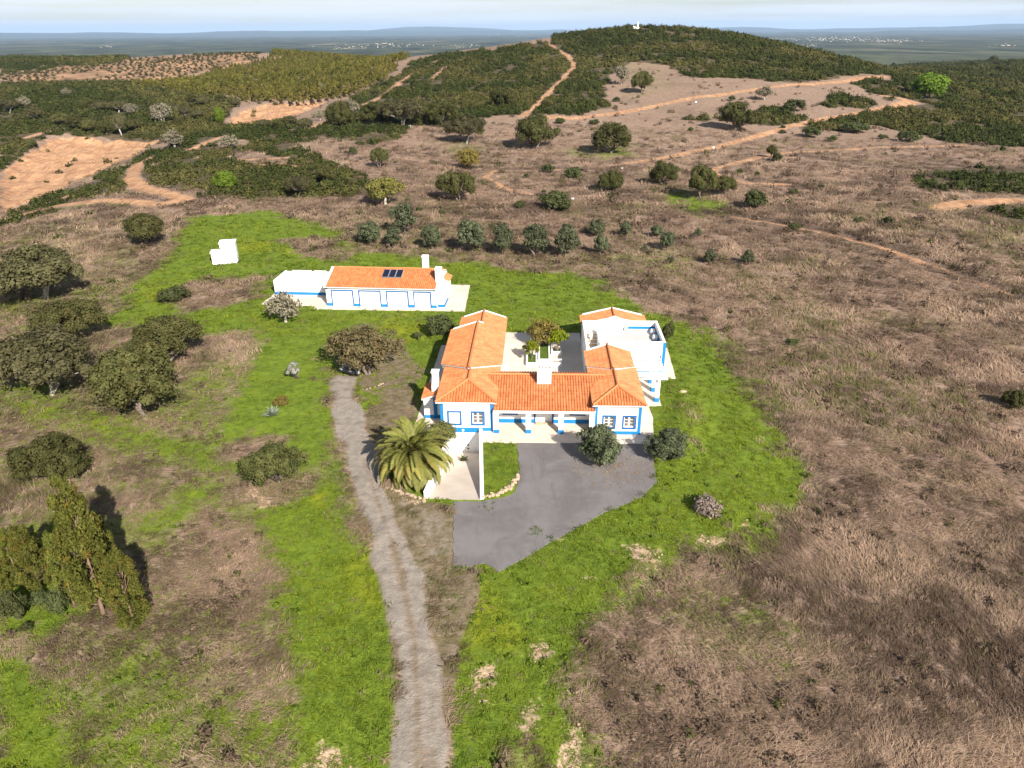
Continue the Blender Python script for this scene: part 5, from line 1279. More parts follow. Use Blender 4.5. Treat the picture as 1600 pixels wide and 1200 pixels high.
for a, b, w, t in [(868, 325, 62, 304), (812, 324, 21, 311), (897, 276, 36, 260), (857, 268, 21, 253), (822, 277, 9, 269), (1267, 212, 33, 195), (1300, 220, 16, 210), (1334, 207, 40, 194), (1239, 175, 42, 162), (1385, 351, 18, 337), (1338, 350, 12, 339), (1240, 360, 26, 350),
                  (1213, 253, 20, 239), (1283, 295, 10, 286), (1182, 275, 11, 267), (1155, 272, 14, 262), (1378, 216, 14, 208), (1418, 220, 40, 209), (1565, 238, 10, 228), (929, 193, 16, 184), (1143, 160, 13, 152), (963, 158, 11, 150), (1079, 204, 11, 197), (1223, 200, 9, 195), (1222, 207, 10, 201),
                  (637, 316, 10, 308), (612, 330, 8, 322), (655, 330, 14, 322), (690, 335, 12, 326), (552, 242, 14, 229), (605, 310, 9, 303), (1240, 303, 13, 293), (770, 358, 11, 348), (1345, 345, 10, 338), (875, 192, 18, 182), (1560, 330, 22, 318), (850, 300, 8, 294)]:
    T_('shrub', a, b, w, t, near_label(a, b, ('long low' if w > 35 else 'low' if w > 18 else 'small') + ' dark shrub'), 'shrub', gs)
# --- pale and dark oaks filling the left valley
gv = 'scattered trees of the left valley'
for a, b, w, t, k in [(105, 152, 16, 138, 'oak_pale'), (135, 170, 26, 152, 'oak_dark'), (160, 175, 24, 158, 'oak_grey'), (185, 176, 30, 158, 'oak_grey'), (207, 182, 26, 163, 'oak_pale'), (15, 175, 30, 155, 'oak_grey'), (40, 168, 22, 150, 'oak_pale'), (55, 190, 28, 168, 'oak_grey'), (290, 183, 24, 165, 'oak_grey'), (310, 185, 22, 170, 'oak_grey'),
                      (95, 195, 26, 176, 'oak'), (120, 200, 30, 180, 'oak_dark'), (140, 205, 28, 186, 'oak'), (165, 208, 26, 190, 'oak_dark'), (190, 212, 24, 180, 'oak_grey'), (215, 205, 24, 190, 'oak'), (280, 200, 16, 186, 'oak_dark'), (75, 145, 14, 134, 'oak_dark'), (28, 140, 12, 130, 'oak_dark'), (320, 165, 20, 150, 'oak_grey'), (345, 160, 18, 148, 'oak_dark'),
                      (370, 165, 16, 152, 'oak_grey'), (300, 160, 18, 150, 'oak_dark'), (415, 203, 24, 188, 'oak_grey'), (440, 205, 26, 190, 'oak_dark'), (455, 200, 24, 183, 'oak_grey'), (478, 203, 24, 187, 'oak_grey'), (500, 190, 22, 174, 'oak_pale'), (520, 150, 16, 138, 'oak_dark'), (505, 145, 14, 132, 'oak_pale'), (660, 190, 30, 165, 'oak_dark'), (560, 195, 26, 175, 'oak_dark'), (600, 190, 24, 170, 'oak_grey')]:
    T_(k, a, b, w, t, near_label(a, b, {'oak_pale': 'bleached sparse tree', 'oak_grey': 'grey leaved oak', 'oak_dark': 'dark green oak', 'oak': 'brownish oak'}[k]), 'tree', gv)
rr = random.Random(4)
for k in range(46):
    a, b = rr.uniform(1385, 1600), rr.uniform(84, 118); 
    T_('oak_dark', a, b, rr.uniform(7, 15), b - rr.uniform(5, 9), 'dark oak far off on the right hillside', 'tree', 'dark oaks on the far right hillside')
# --- courtyard plants
def hp(kind, u, v, z, W, H, label, cat, **kw):
    x, y = h2w(u, v); return plant(kind, x, y, z, W, H, label, cat, **kw)
hp('citrus', 3.15, 14.5, .3, 1.9, 2.2, 'yellow-green citrus tree in the left courtyard planter', 'citrus tree')
hp('citrus', 5.9, 17.2, .3, 2.3, 2.3, 'citrus tree with a pale stem in the right courtyard planter', 'citrus tree')
hp('rusty', 4.4, 18.4, .2, 4.0, 2.9, 'spreading rusty leaved tree in the middle courtyard bed', 'tree')
hp('twig_bush', 5.8, 16.9, .3, .8, .5, 'low green plant in the square planter', 'plant', name='plant')

# --- date palm: every frond a part
px_, py_ = 648, 742
gx, gy, gz = gnd(px_, py_)
palm = empty('palm_tree', (gx, gy, gz), 0, label='wide date palm with arching yellow-green fronds beside the ramp', cat='palm tree')
tk = MB(); tk.tube([(0, 0, -.3), (0, 0, .4), (0, 0, 1.2), (0, 0, 1.75)], [.55, .48, .44, .58], 14)
for k in range(60):
    a, z = k * 2.4, .2 + k * .026; tk.tube([(math.cos(a) * .43, math.sin(a) * .43, z), (math.cos(a) * .60, math.sin(a) * .60, z + .14)], [.09, .05], 4)
tk.build('trunk', M['trunk'], palm)
def frond_mesh(L, rise, droop, seed):
    rs = np.random.default_rng(seed); n = 30; t = np.linspace(0, 1, n)
    ang = math.radians(rise) - np.radians(droop) * t ** 1.4; dx, dz = np.cos(ang) * L / n, np.sin(ang) * L / n
    X, Z = np.cumsum(dx), np.cumsum(dz); V, F, S = [], [], []
    for i in range(2, n):
        ll = .62 * math.sin(math.pi * min(.97, .16 + .82 * t[i])) ** .7; tang = np.array([math.cos(ang[i]), 0, math.sin(ang[i])]); nrm = np.array([-math.sin(ang[i]), 0, math.cos(ang[i])])
        for sgn in (-1, 1):
            for q in range(2):
                d = tang * .75 + np.array([0, sgn * .85, 0]) + nrm * (.28 + rs.normal() * .1); d /= np.linalg.norm(d)
                p = np.array([X[i], 0, Z[i]]) + tang * (q * .5 * L / n); w = tang * .036; e = p + d * ll + np.array([0, 0, -.10 * ll]); m = p + d * ll * .55
                b = len(V); V += [p - w, p + w, m + w * 1.1, m - w * 1.1, e]; F += [(b, b + 1, b + 2, b + 3), (b + 3, b + 2, b + 4, b + 4)]; S += [.3 + .6 * rs.random()] * 5
    b = len(V)
    for i in range(n):
        r = .045 * (1 - .8 * t[i]); V += [np.array([X[i], -r, Z[i]]), np.array([X[i], r, Z[i]]), np.array([X[i], 0, Z[i] - r * 1.2])]; S += [.9] * 3
    for i in range(n - 1):
        for k in range(3): F.append((b + i * 3 + k, b + i * 3 + (k + 1) % 3, b + (i + 1) * 3 + (k + 1) % 3, b + (i + 1) * 3 + k))
    me = bpy.data.meshes.new('frond'); me.from_pydata([tuple(v) for v in V], [], [f if len(set(f)) == 4 else tuple(dict.fromkeys(f)) for f in F]); me.materials.append(M['palm'])
    me.attributes.new('shade', 'FLOAT', 'POINT').data.foreach_set('value', np.array(S, np.float32)); me.update(); return me
FR = [frond_mesh(3.1, 74, 70, 1), frond_mesh(3.5, 55, 95, 2), frond_mesh(3.5, 30, 100, 3), frond_mesh(3.3, 5, 85, 4)]
rp = random.Random(8)
for k in range(104):
    tier = min(3, int((k / 104) ** .8 * 4)); o = bpy.data.objects.new('frond', FR[tier]); link(o, palm)
    o.location = (0, 0, 1.75 + .25 * (1 - tier / 3)); o.rotation_euler = (rp.uniform(-.25, .25), rp.uniform(-.14, .14), k * 2.39996 + rp.uniform(-.15, .15)); s_ = rp.uniform(.82, 1.08); o.scale = (s_, s_, s_)
# --- agave rosettes
def rosette(x, y, z, n, L, label, cat, mat, name):
    o = empty(name, (x, y, z), 0, label=label, cat=cat); r2 = random.Random(int(x * 10))
    mb = MB(); V = []
    t = L; mb.add([(0, -.07, 0), (0, .07, 0), (t * .45, .11, t * .30), (t * .45, -.11, t * .30), (t, 0, t * .52), (t * .45, 0, t * .24)], [(0, 3, 5), (0, 5, 1), (1, 5, 2), (3, 4, 5), (5, 4, 2)])
    me = mb.mesh('leaf', mat); me.attributes.new('shade', 'FLOAT', 'POINT').data.foreach_set('value', np.array([.1, .1, .5, .5, 1, .3], np.float32))
    for k in range(n):
        l = bpy.data.objects.new('leaf', me); link(l, o); l.rotation_euler = (0, r2.uniform(-.85, .25), k * 2.4); s_ = r2.uniform(.7, 1.1); l.scale = (s_,) * 3
    return o
x, y, z = gnd(427, 650); rosette(x, y, z, 34, .95, 'grey-green agave rosette on the left lawn', 'agave', M['agave'], 'agave')
x, y, z = gnd(369, 411); rosette(x, y, z, 22, 1.2, 'dark spiky plant against the white pump house', 'plant', M['shrub'], 'spiky_plant')
# small dry plant on the ramp
u, v = -2.45, -2.2; x, y = h2w(u, v)
rosette(x, y, -1.66, 18, .5, 'small dark plant sprouting on the ramp floor', 'plant', M['shrub'], 'ramp_plant')

# --- stone edgings
def stones(pts, n, size, label, seed):
    P = np.array(pts, float); c = P.mean(0); cz = float(height(np.array([c[0]]), np.array([c[1]]))[0])
    o = empty('stone_edging', (c[0], c[1], cz), 0, label=label, cat='stone edging'); r2 = random.Random(seed)
    ms = [blob_mesh('stone', M['stone'], (1, .8, .6), 1, .2, s_) for s_ in range(4)]
    seg = np.cumsum([0] + [np.linalg.norm(P[i + 1] - P[i]) for i in range(len(P) - 1)])
    for k in range(n):
        t = (k + r2.uniform(-.3, .3) + .5) / n * seg[-1]; i = max(0, min(len(P) - 2, int(np.searchsorted(seg, t) - 1))); q = P[i] + (P[i + 1] - P[i]) * np.clip((t - seg[i]) / (seg[i + 1] - seg[i] + 1e-9), 0, 1)
        s_ = bpy.data.objects.new('stone', r2.choice(ms)); link(s_, o); z_ = float(height(np.array([q[0]]), np.array([q[1]]))[0]) - cz
        s_.location = (q[0] - c[0] + r2.uniform(-.1, .1), q[1] - c[1] + r2.uniform(-.1, .1), z_ + size * .25); k_ = size * r2.uniform(.6, 1.25); s_.scale = (k_, k_, k_); s_.rotation_euler = (r2.uniform(-.3, .3), r2.uniform(-.3, .3), r2.uniform(0, 6.28))
stones(PX((755, 778), (775, 774), (795, 765), (808, 750), (811, 742)), 20, .2, 'rough pale stone edging round the small lawn', 1)
stones(PX((755, 776), (776, 771), (794, 762), (805, 748)), 14, .17, 'inner line of stones round the small lawn', 2)
stones(PX((604, 764), (625, 770), (642, 776), (662, 780), (664, 786)), 22, .22, 'loose orange stones around the foot of the palm', 3)
stones(PX((558, 612), (578, 607), (592, 603), (600, 598)), 9, .15, 'curved row of pale stones in front of the drive-end oak', 4)
x, y, z = gnd(1068, 618); tag(mesh_obj('boulder', blob_mesh('boulder', M['stone'], (.55, .4, .4), 2, .1, 3), None, (x, y, z + .15)), 'pale boulder on the bank beside the pergola', 'boulder')

# --- car half hidden under the oak at the end of the drive
cxp, cyp, czp = gnd(562, 576)
car = empty('parked_car', (cxp, cyp, czp + .02), math.radians(62), label='dark car parked in the shade under the drive-end oak', cat='car')
M['car'] = plain_mat('dark_car_paint', (.035, .04, .05), (.03, .035, .045), 2, .22, 0, 20, .6)
def car_sec(prof, w0, w1):
    mb = MB(); n = len(prof); L_ = [(p[0], -(w0 if p[1] < .9 else w1), p[1]) for p in prof]; R_ = [(p[0], (w0 if p[1] < .9 else w1), p[1]) for p in prof]
    return mb.add(L_ + R_, [tuple(range(n)), tuple(range(2 * n - 1, n - 1, -1))] + [(i, n + i, n + (i + 1) % n, (i + 1) % n) for i in range(n)])
body = car_sec([(-2.05, .35), (-2.1, .75), (-1.95, .92), (-1.0, .98), (-.55, 1.42), (.9, 1.46), (1.7, 1.0), (2.02, .9), (2.05, .35)], .86, .68).build('body', M['car'], car, .05)
for a in ([(-1.02, .99), (-.58, 1.40)], [(.92, 1.44), (1.68, 1.02)]):
    (x0, z0), (x1, z1) = a; d = -.02 if x0 < 0 else .02
    MB().add([(x0 + d, -.62, z0 + .02), (x0 + d, .62, z0 + .02), (x1 + d, .58, z1 + .02), (x1 + d, -.58, z1 + .02), (x0, -.62, z0), (x0, .62, z0), (x1, .58, z1), (x1, -.58, z1)], [(0, 1, 2, 3), (7, 6, 5, 4), (0, 4, 5, 1), (1, 5, 6, 2), (2, 6, 7, 3), (3, 7, 4, 0)]).build('windscreen', M['glass'], car)
for sx in (-1.3, 1.3):
    for sy in (-.86, .86):
        wh = MB().tube([(sx, sy - .1, .32), (sx, sy + .1, .32)], .32, 14).build('wheel', M['dark'], car); MB().tube([(sx, sy - .12, .32), (sx, sy + .12, .32)], .18, 10).build('rim', M['metal'], wh)
for sy in (-.6, .6): MB().box(-2.13, -2.04, sy - .18, sy + .18, .62, .78).build('headlight', M['white_paint'], car, .02)

# ------------------------------------------------------------------ ground cover: real tufts and bushes, instanced on points
def proto_mesh(name, V, F, shade, mat):
    me = bpy.data.meshes.new(name); me.from_pydata([tuple(v) for v in V], [], [tuple(f) for f in F]); me.materials.append(mat)
    me.attributes.new('shade', 'FLOAT', 'POINT').data.foreach_set('value', np.asarray(shade, np.float32)); me.update(); return me
def blade_tuft(name, n, L, hgt, width, lean, spread, seed, seg=3):
    rs = np.random.default_rng(seed); V, F, S = [], [], []
    for k in range(n):
        bx, by = rs.normal(size=2) * spread; a = rs.normal() * (1.1 - .55 * lean) + (0 if lean > .3 else rs.random() * 6.28); l = L * rs.uniform(.6, 1.2); h = hgt * rs.uniform(.5, 1.2); w = width * rs.uniform(.6, 1.3); s0 = rs.random()
        ca, sa = math.cos(a), math.sin(a)
        for i in range(seg + 1):
            t = i / seg; r = l * t; z = h * math.sin(min(1.0, t * (1.1 if lean > .3 else .75)) * math.pi * (.78 if lean > .3 else .6)); ww = w * (1 - t * .75)
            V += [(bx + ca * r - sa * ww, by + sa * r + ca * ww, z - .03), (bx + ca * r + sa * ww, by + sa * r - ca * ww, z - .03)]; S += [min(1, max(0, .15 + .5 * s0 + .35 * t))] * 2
        b = len(V) - 2 * (seg + 1)
        for i in range(seg): F.append((b + 2 * i, b + 2 * i + 1, b + 2 * i + 3, b + 2 * i + 2))
    return proto_mesh(name, V, F, S, M['grass_i'])
def bush_proto(name, n, r, h, ls, seed):
    rs = np.random.default_rng(seed); d = rs.normal(size=(n, 3)); d[:, 2] = np.abs(d[:, 2]) * .9 + .05; d /= np.linalg.norm(d, axis=1, keepdims=True)
    lob = 1 + .3 * np.sin(np.arctan2(d[:, 1], d[:, 0]) * 3 + seed) + .25 * rs.normal(size=n)
    P = d * np.array([r, r, h]) * (lob * (.7 + .3 * rs.random(n)))[:, None]; N = d + rs.normal(size=(n, 3)) * .4 + np.array([0, 0, .25]); N /= np.linalg.norm(N, axis=1, keepdims=True)
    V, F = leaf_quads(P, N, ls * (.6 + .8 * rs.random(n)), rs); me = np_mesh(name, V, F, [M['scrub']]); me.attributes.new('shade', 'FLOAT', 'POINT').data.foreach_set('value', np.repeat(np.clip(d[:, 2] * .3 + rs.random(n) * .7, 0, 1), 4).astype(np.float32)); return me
def conifer_proto(name, n, r, h, ls, seed):
    rs = np.random.default_rng(seed); t = rs.random(n) ** .8; a = rs.random(n) * 6.28; rr_ = r * (1 - t * .85) * (.6 + .5 * rs.random(n))
    P = np.stack([np.cos(a) * rr_, np.sin(a) * rr_, .1 + t * h], -1); N = np.stack([np.cos(a), np.sin(a), np.full(n, .6)], -1) + rs.normal(size=(n, 3)) * .4; N /= np.linalg.norm(N, axis=1, keepdims=True)
    V, F = leaf_quads(P, N, ls * (.6 + .8 * rs.random(n)), rs); me = np_mesh(name, V, F, [M['scrub']]); me.attributes.new('shade', 'FLOAT', 'POINT').data.foreach_set('value', np.repeat(rs.random(n), 4).astype(np.float32)); return me
def gn_scatter(name, label, pts, rot, scl, tint, protos):
    pc = bpy.data.collections.new(name + '_kinds')
    for k, me in enumerate(protos):
        pc.objects.link(bpy.data.objects.new(f'{name}_kind_{chr(97 + k)}', me))
    n = len(pts); me = bpy.data.meshes.new(name); me.vertices.add(n); me.vertices.foreach_set('co', np.asarray(pts, np.float32).ravel())
    me.attributes.new('rot', 'FLOAT_VECTOR', 'POINT').data.foreach_set('vector', np.asarray(rot, np.float32).ravel())
    me.attributes.new('scl', 'FLOAT_VECTOR', 'POINT').data.foreach_set('vector', np.asarray(scl, np.float32).ravel())
    me.attributes.new('tint', 'FLOAT_COLOR', 'POINT').data.foreach_set('color', np.c_[tint, np.ones(n)].astype(np.float32).ravel())
    me.attributes.new('pick', 'INT', 'POINT').data.foreach_set('value', rng.integers(0, len(protos), n).astype(np.int32)); me.update()
    o = tag(mesh_obj(name, me), label, kind='stuff')
    g = bpy.data.node_groups.new(name, 'GeometryNodeTree')
    g.interface.new_socket('Geometry', in_out='INPUT', socket_type='NodeSocketGeometry'); g.interface.new_socket('Geometry', in_out='OUTPUT', socket_type='NodeSocketGeometry')
    nn = g.nodes; gi, go_ = nn.new('NodeGroupInput'), nn.new('NodeGroupOutput'); iop = nn.new('GeometryNodeInstanceOnPoints'); ci = nn.new('GeometryNodeCollectionInfo')
    ci.inputs['Collection'].default_value = pc; ci.inputs['Separate Children'].default_value = True; ci.inputs['Reset Children'].default_value = True
    def na(nm, typ):
        q = nn.new('GeometryNodeInputNamedAttribute'); q.data_type = typ; q.inputs['Name'].default_value = nm; return [s_ for s_ in q.outputs if s_.enabled and s_.name == 'Attribute'][0]
    L = g.links.new
    L(gi.outputs[0], iop.inputs['Points']); L(ci.outputs[0], iop.inputs['Instance']); iop.inputs['Pick Instance'].default_value = True
    L(na('pick', 'INT'), iop.inputs['Instance Index'])
    e2r = nn.new('FunctionNodeEulerToRotation'); L(na('rot', 'FLOAT_VECTOR'), e2r.inputs[0]); L(e2r.outputs[0], iop.inputs['Rotation']); L(na('scl', 'FLOAT_VECTOR'), iop.inputs['Scale'])
    L(iop.outputs[0], go_.inputs[0])
    md = o.modifiers.new('scatter', 'NODES'); md.node_group = g
    return o
# sampling the terrain sheet: area weighted with a density function, positions and masks interpolated from its corners
A2 = (TX[QF[:, 0]] - TX[QF[:, 2]]) * (TY[QF[:, 1]] - TY[QF[:, 3]]) - (TY[QF[:, 0]] - TY[QF[:, 2]]) * (TX[QF[:, 1]] - TX[QF[:, 3]])
FA = np.abs(A2) * .5; FA[cls < 0] = 0; FD = np.hypot(fcx, fcy); FANG = np.degrees(np.abs(np.arctan2(fcx, fcy)))
BLOCK = np.minimum(np.minimum(poly_sd(ASPH_PX, fcx, fcy, 20.), poly_sd(np.array([h2w(*p) for p in [(-5.4, -.1), (12.7, -.1), (12.7, 5), (16.5, 11), (16.5, 20.2), (-5.4, 19.3)]]), fcx, fcy, 20.)), poly_sd(RAMPW, fcx, fcy, 20.))
for q in PAVE + GPAVE: BLOCK = np.minimum(BLOCK, poly_sd(q, fcx, fcy, 20.))
def sample(dens):
    lam = dens * FA; lam[FANG > 52] = 0
    n = rng.poisson(lam); idx = np.repeat(np.arange(len(QF)), n); m_ = len(idx)
    a, b = rng.random(m_), rng.random(m_); q = QF[idx]; w4 = np.stack([(1 - a) * (1 - b), a * (1 - b), a * b, (1 - a) * b], -1)
    P = np.stack([(TX[q] * w4).sum(1), (TY[q] * w4).sum(1), (TZ[q] * w4).sum(1)], -1)
    return P, {k: (MK[k][q] * w4).sum(1) for k in keys}, idx
mown = MOWN[QF].mean(1); open_ = sstep(.05, .35, BLOCK) * (1 - sstep(.15, .5, fm['gravel'])) * (1 - sstep(.12, .4, fm['orange']))
view = sstep(13, 17, FD)
# dry grass
gm = np.clip(fm['green'] * 1.1, 0, 1); dry_w = (1 - sstep(.15, .95, gm)) * (1 - .9 * fm['scrub']) * (1 - .8 * fm['bare']) * (1 - .8 * fm['moss']) * (1 - fm['crop'])
dens = 12.5 * (40 / np.clip(FD, 40, 400)) ** 2.1 * dry_w * open_ * view * (FD < 260)
P, mk, _ = sample(dens); D = np.hypot(P[:, 0], P[:, 1]); n = len(P)
flow = .5 + 2.6 * (fbm(P[:, 0] / 9, P[:, 1] / 9, 77, 2) - .5) * 2 + rng.normal(size=n) * .35
sc = np.clip(D / 55, .85, 2.6) * rng.uniform(.7, 1.35, n)
patch = fbm(P[:, 0] / 3.2, P[:, 1] / 3.2, 91, 3); big = fbm(P[:, 0] / 14, P[:, 1] / 14, 93, 3)
t = np.clip((patch - .5) * 2.2 + .5 + rng.normal(size=n) * .18 - (mk['dark'] - .3) * .5, 0, 1)[:, None]
tint = (1 - t) * np.array([.098, .066, .048]) + t * np.array([.385, .268, .192]); rose = np.clip((big - .45) * 3, 0, 1)[:, None]
tint = tint * (1 - .22 * rose) + .22 * rose * np.array([.265, .162, .124]); olv = np.clip((fbm(P[:, 0] / 17, P[:, 1] / 17, 97, 3) - .52) * 3.2, 0, .55); gi_ = np.clip(mk['green'] * 1.0 - .10 + olv + rng.normal(size=n) * .12, 0, 1)[:, None] * (rng.random((n, 1)) < .5)
tint = tint * (1 - gi_) + gi_ * np.array([.105, .125, .026])
DRYP = [blade_tuft('dry_tuft', 15, .52, .20, .018, 1, .20, s_, 3) for s_ in (1, 2, 3, 4)]
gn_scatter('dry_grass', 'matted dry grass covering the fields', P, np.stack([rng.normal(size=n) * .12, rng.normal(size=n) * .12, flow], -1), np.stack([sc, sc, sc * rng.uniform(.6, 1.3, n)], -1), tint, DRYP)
print('dry', n)
# green grass
gw_ = sstep(.15, .8, gm) * (1 - .75 * mown) * (1 - fm['scrub']) * (1 - .85 * fm['bare']) * (1 - .85 * fm['moss'])
dens = 14.0 * (40 / np.clip(FD, 40, 400)) ** 2.1 * gw_ * open_ * view * (FD < 160)
P, mk, _ = sample(dens); D = np.hypot(P[:, 0], P[:, 1]); n = len(P)
sc = np.clip(D / 55, .85, 2.0) * rng.uniform(.6, 1.3, n); patch = fbm(P[:, 0] / 2.6, P[:, 1] / 2.6, 31, 3); big = fbm(P[:, 0] / 11, P[:, 1] / 11, 33, 3)
t = np.clip((patch - .5) * 1.8 + .5 + rng.normal(size=n) * .2, 0, 1)[:, None]; y_ = np.clip((big - .42) * 2.4 + mk['yellow'] * .8, 0, 1)[:, None]
tint = (1 - t) * np.array([.084, .126, .014]) + t * np.array([.152, .196, .020]); tint = tint * (1 - .6 * y_) + .6 * y_ * np.array([.190, .220, .016])
dl = (rng.random((n, 1)) < .05); tint = np.where(dl, np.array([[.17, .14, .07]]), tint)
GRP = [blade_tuft('green_tuft', 11, .26, .16, .028, 0, .14, s_, 2) for s_ in (11, 12, 13)]
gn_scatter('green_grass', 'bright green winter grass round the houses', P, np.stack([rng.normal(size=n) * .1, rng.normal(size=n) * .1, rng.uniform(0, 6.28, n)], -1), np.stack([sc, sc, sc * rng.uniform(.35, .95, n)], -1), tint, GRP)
print('green', n)
# leafy weeds: darker broad plants through the green, with a few pale clumps
dens = .9 * (40 / np.clip(FD, 40, 400)) ** 1.6 * sstep(.3, .7, gm) * (1 - .8 * mown) * (1 - fm['scrub']) * open_ * view * (FD < 140) + .12 * dry_w * open_ * view * (FD < 130)
P, mk, _ = sample(dens); n = len(P); cl_ = fbm(P[:, 0] / 4.5, P[:, 1] / 4.5, 55, 2); keep = rng.random(n) < sstep(.42, .68, cl_) * .95 + .05; P = P[keep]; n = len(P); mk = {k: v[keep] for k, v in mk.items()}
t = rng.random((n, 1)); tint = (1 - t) * np.array([.055, .095, .010]) + t * np.array([.120, .165, .022]); dm = (mk['green'] < .5)[:, None]; tint = np.where(dm, (1 - t) * np.array([.05, .045, .025]) + t * np.array([.10, .085, .05]), tint)
sc = rng.uniform(.3, .75, n)
WDP = [bush_proto('weed', 26, .30, .24, .17, s_) for s_ in (3, 4)]
gn_scatter('weeds', 'leafy weeds growing through the grass', P, np.stack([np.zeros(n), np.zeros(n), rng.uniform(0, 6.28, n)], -1), np.stack([sc, sc, sc], -1), tint, WDP)
# dead brown stalks, tinted dark to stand in for shadow spots among the tussocks
dens = 1.1 * (40 / np.clip(FD, 40, 500)) ** 1.5 * dry_w * open_ * view * (FD < 420)
P, mk, _ = sample(dens); n = len(P); cl_ = fbm(P[:, 0] / 3.0, P[:, 1] / 3.0, 57, 3); keep = rng.random(n) < sstep(.46, .66, cl_ + .15 * (mk['dark'] - .3)); P = P[keep]; n = len(P); mk = {k: v[keep] for k, v in mk.items()}
t = rng.random((n, 1)); tint = (1 - t) * np.array([.080, .057, .042]) + t * np.array([.160, .115, .085]); gr_ = rng.random((n, 1)) < .10; tint = np.where(gr_, np.array([[.050, .062, .016]]), tint)
D = np.hypot(P[:, 0], P[:, 1]); sc = np.clip(D / 70, .8, 2.0) * rng.uniform(.5, 1.25, n)
gn_scatter('shade_weeds', 'dead brown weeds tinted dark as tussock shadow spots in the dry fields', P, np.stack([np.zeros(n), np.zeros(n), rng.uniform(0, 6.28, n)], -1), np.stack([sc, sc, sc * rng.uniform(.7, 1.4, n)], -1), tint, [bush_proto('shade_weed', 34, .36, .40, .13, s_) for s_ in (13, 14)])
print('dead', n)
# clods and small stones on the bare patches and the drive
dens = (7.0 * fm['bare'] + .5 * fm['gravel'] + .35 * fm['moss']) * (40 / np.clip(FD, 40, 400)) ** 1.5 * sstep(.1, .3, BLOCK) * view * (FD < 100) + .02 * quarry[QF].mean(1)
P, mk, _ = sample(dens); n = len(P); sc = rng.uniform(.03, .085, n) * (1 + rng.random(n) ** 3) * np.where(np.hypot(P[:, 0], P[:, 1]) > 120, 6, 1) * np.where(mk['bare'] > .4, 1.1, .45); t = rng.random((n, 1))
tint = (1 - t) * np.array([.30, .20, .13]) + t * np.array([.54, .40, .28]); tint = np.where((mk['gravel'] > .5)[:, None], np.array([[.30, .275, .25]]), tint)
def rock_proto(sd):
    me = blob_mesh('clod', M['grass_i'], (1, .85, .6), 1, .22, sd); me.attributes.new('shade', 'FLOAT', 'POINT').data.foreach_set('value', np.full(len(me.vertices), .6, np.float32)); return me
gn_scatter('loose_stones', 'clods and loose stones on bare soil', P, np.stack([rng.normal(size=n) * .3, rng.normal(size=n) * .3, rng.uniform(0, 6.28, n)], -1), np.stack([sc, sc, sc], -1), tint, [rock_proto(s_) for s_ in (1, 2, 3)])
# leaf litter and small weeds on the asphalt under the olive tree
ox, oy, _z = gnd(940, 727); n = 520; q = np.stack([ox + .9 + rng.normal(size=n) * 1.5, oy - .4 + rng.normal(size=n) * 1.3, np.full(n, -.008)], -1); q = q[poly_sd(ASPH_PX, q[:, 0], q[:, 1], 5.) < -.05]; n = len(q); sc = rng.uniform(.03, .09, n); t = rng.random((n, 1))
gn_scatter('leaf_litter', 'brown leaf litter on the asphalt under the olive tree', q, np.stack([rng.normal(size=n) * .3, rng.normal(size=n) * .3, rng.uniform(0, 6.28, n)], -1), np.stack([sc, sc, sc * .5], -1), (1 - t) * np.array([.16, .10, .06]) + t * np.array([.30, .22, .15]), [rock_proto(9)])
q = []
for (a, b, m_) in ((835, 829, 14), (862, 840, 8), (760, 790, 10), (1005, 772, 12), (713, 884, 12), (900, 824, 8), (1024, 745, 12), (948, 797, 8)):
    x, y, z = gnd(a, b); q += [(x + rng.normal() * .25, y + rng.normal() * .25, -.01) for _ in range(m_)]
q = np.array(q); n = len(q); sc = rng.uniform(.3, .8, n)
gn_scatter('asphalt_weeds', 'small weeds growing in cracks at the asphalt edge', q, np.stack([np.zeros(n), np.zeros(n), rng.uniform(0, 6.28, n)], -1), np.stack([sc, sc, sc * .6], -1), np.array([[.06, .09, .014]]) * rng.uniform(.7, 1.5, (n, 1)), GRP)
# scrub
dens = (.80 * np.clip(300 / np.clip(FD, 200, 3000), .0, 1.0) ** 1.5) * sstep(.28, .85, fm['scrub'] + .30 * (fbm(fcx / 9, fcy / 9, 61, 3) - .5) * 2) * (1 - sstep(.08, .3, fm['orange'])) * (FD > 100) * (FD < 1500) + .008 * quarry[QF].mean(1)
P, mk, _ = sample(dens); D = np.hypot(P[:, 0], P[:, 1]); n = len(P); gap = fbm(P[:, 0] / 6, P[:, 1] / 6, 63, 3); keep = rng.random(n) < sstep(.38, .54, gap + .12 * (fbm(P[:, 0] / 45, P[:, 1] / 45, 64, 3) - .5) * 2) * (.72 + .28 * np.sin(P[:, 1] / 1.05 + 6 * fbm(P[:, 0] / 60, P[:, 1] / 60, 67, 2))); P, D = P[keep], D[keep]; n = len(P)
br = fbm(P[:, 0] / 28, P[:, 1] / 28, 65, 3); t = np.clip((br - .42) * 3 + rng.normal(size=n) * .3, 0, 1)[:, None]; tint = (1 - t) * np.array([.040, .050, .015]) + t * np.array([.092, .085, .031])
tint *= rng.uniform(.7, 1.35, (n, 1)); sc = np.clip((D / 300) ** .6, .8, 2.2) * rng.uniform(.7, 1.4, n)
SCP = [bush_proto('scrub_bush', 110, 1.0, 1.15, .30, s_) for s_ in (5, 6, 7, 8)]
gn_scatter('scrubland', 'dark green scrub covering the hills', P, np.stack([np.zeros(n), np.zeros(n), rng.uniform(0, 6.28, n)], -1), np.stack([sc, sc, sc * rng.uniform(.7, 1.3, n)], -1), tint, SCP)
print('scrub', n)
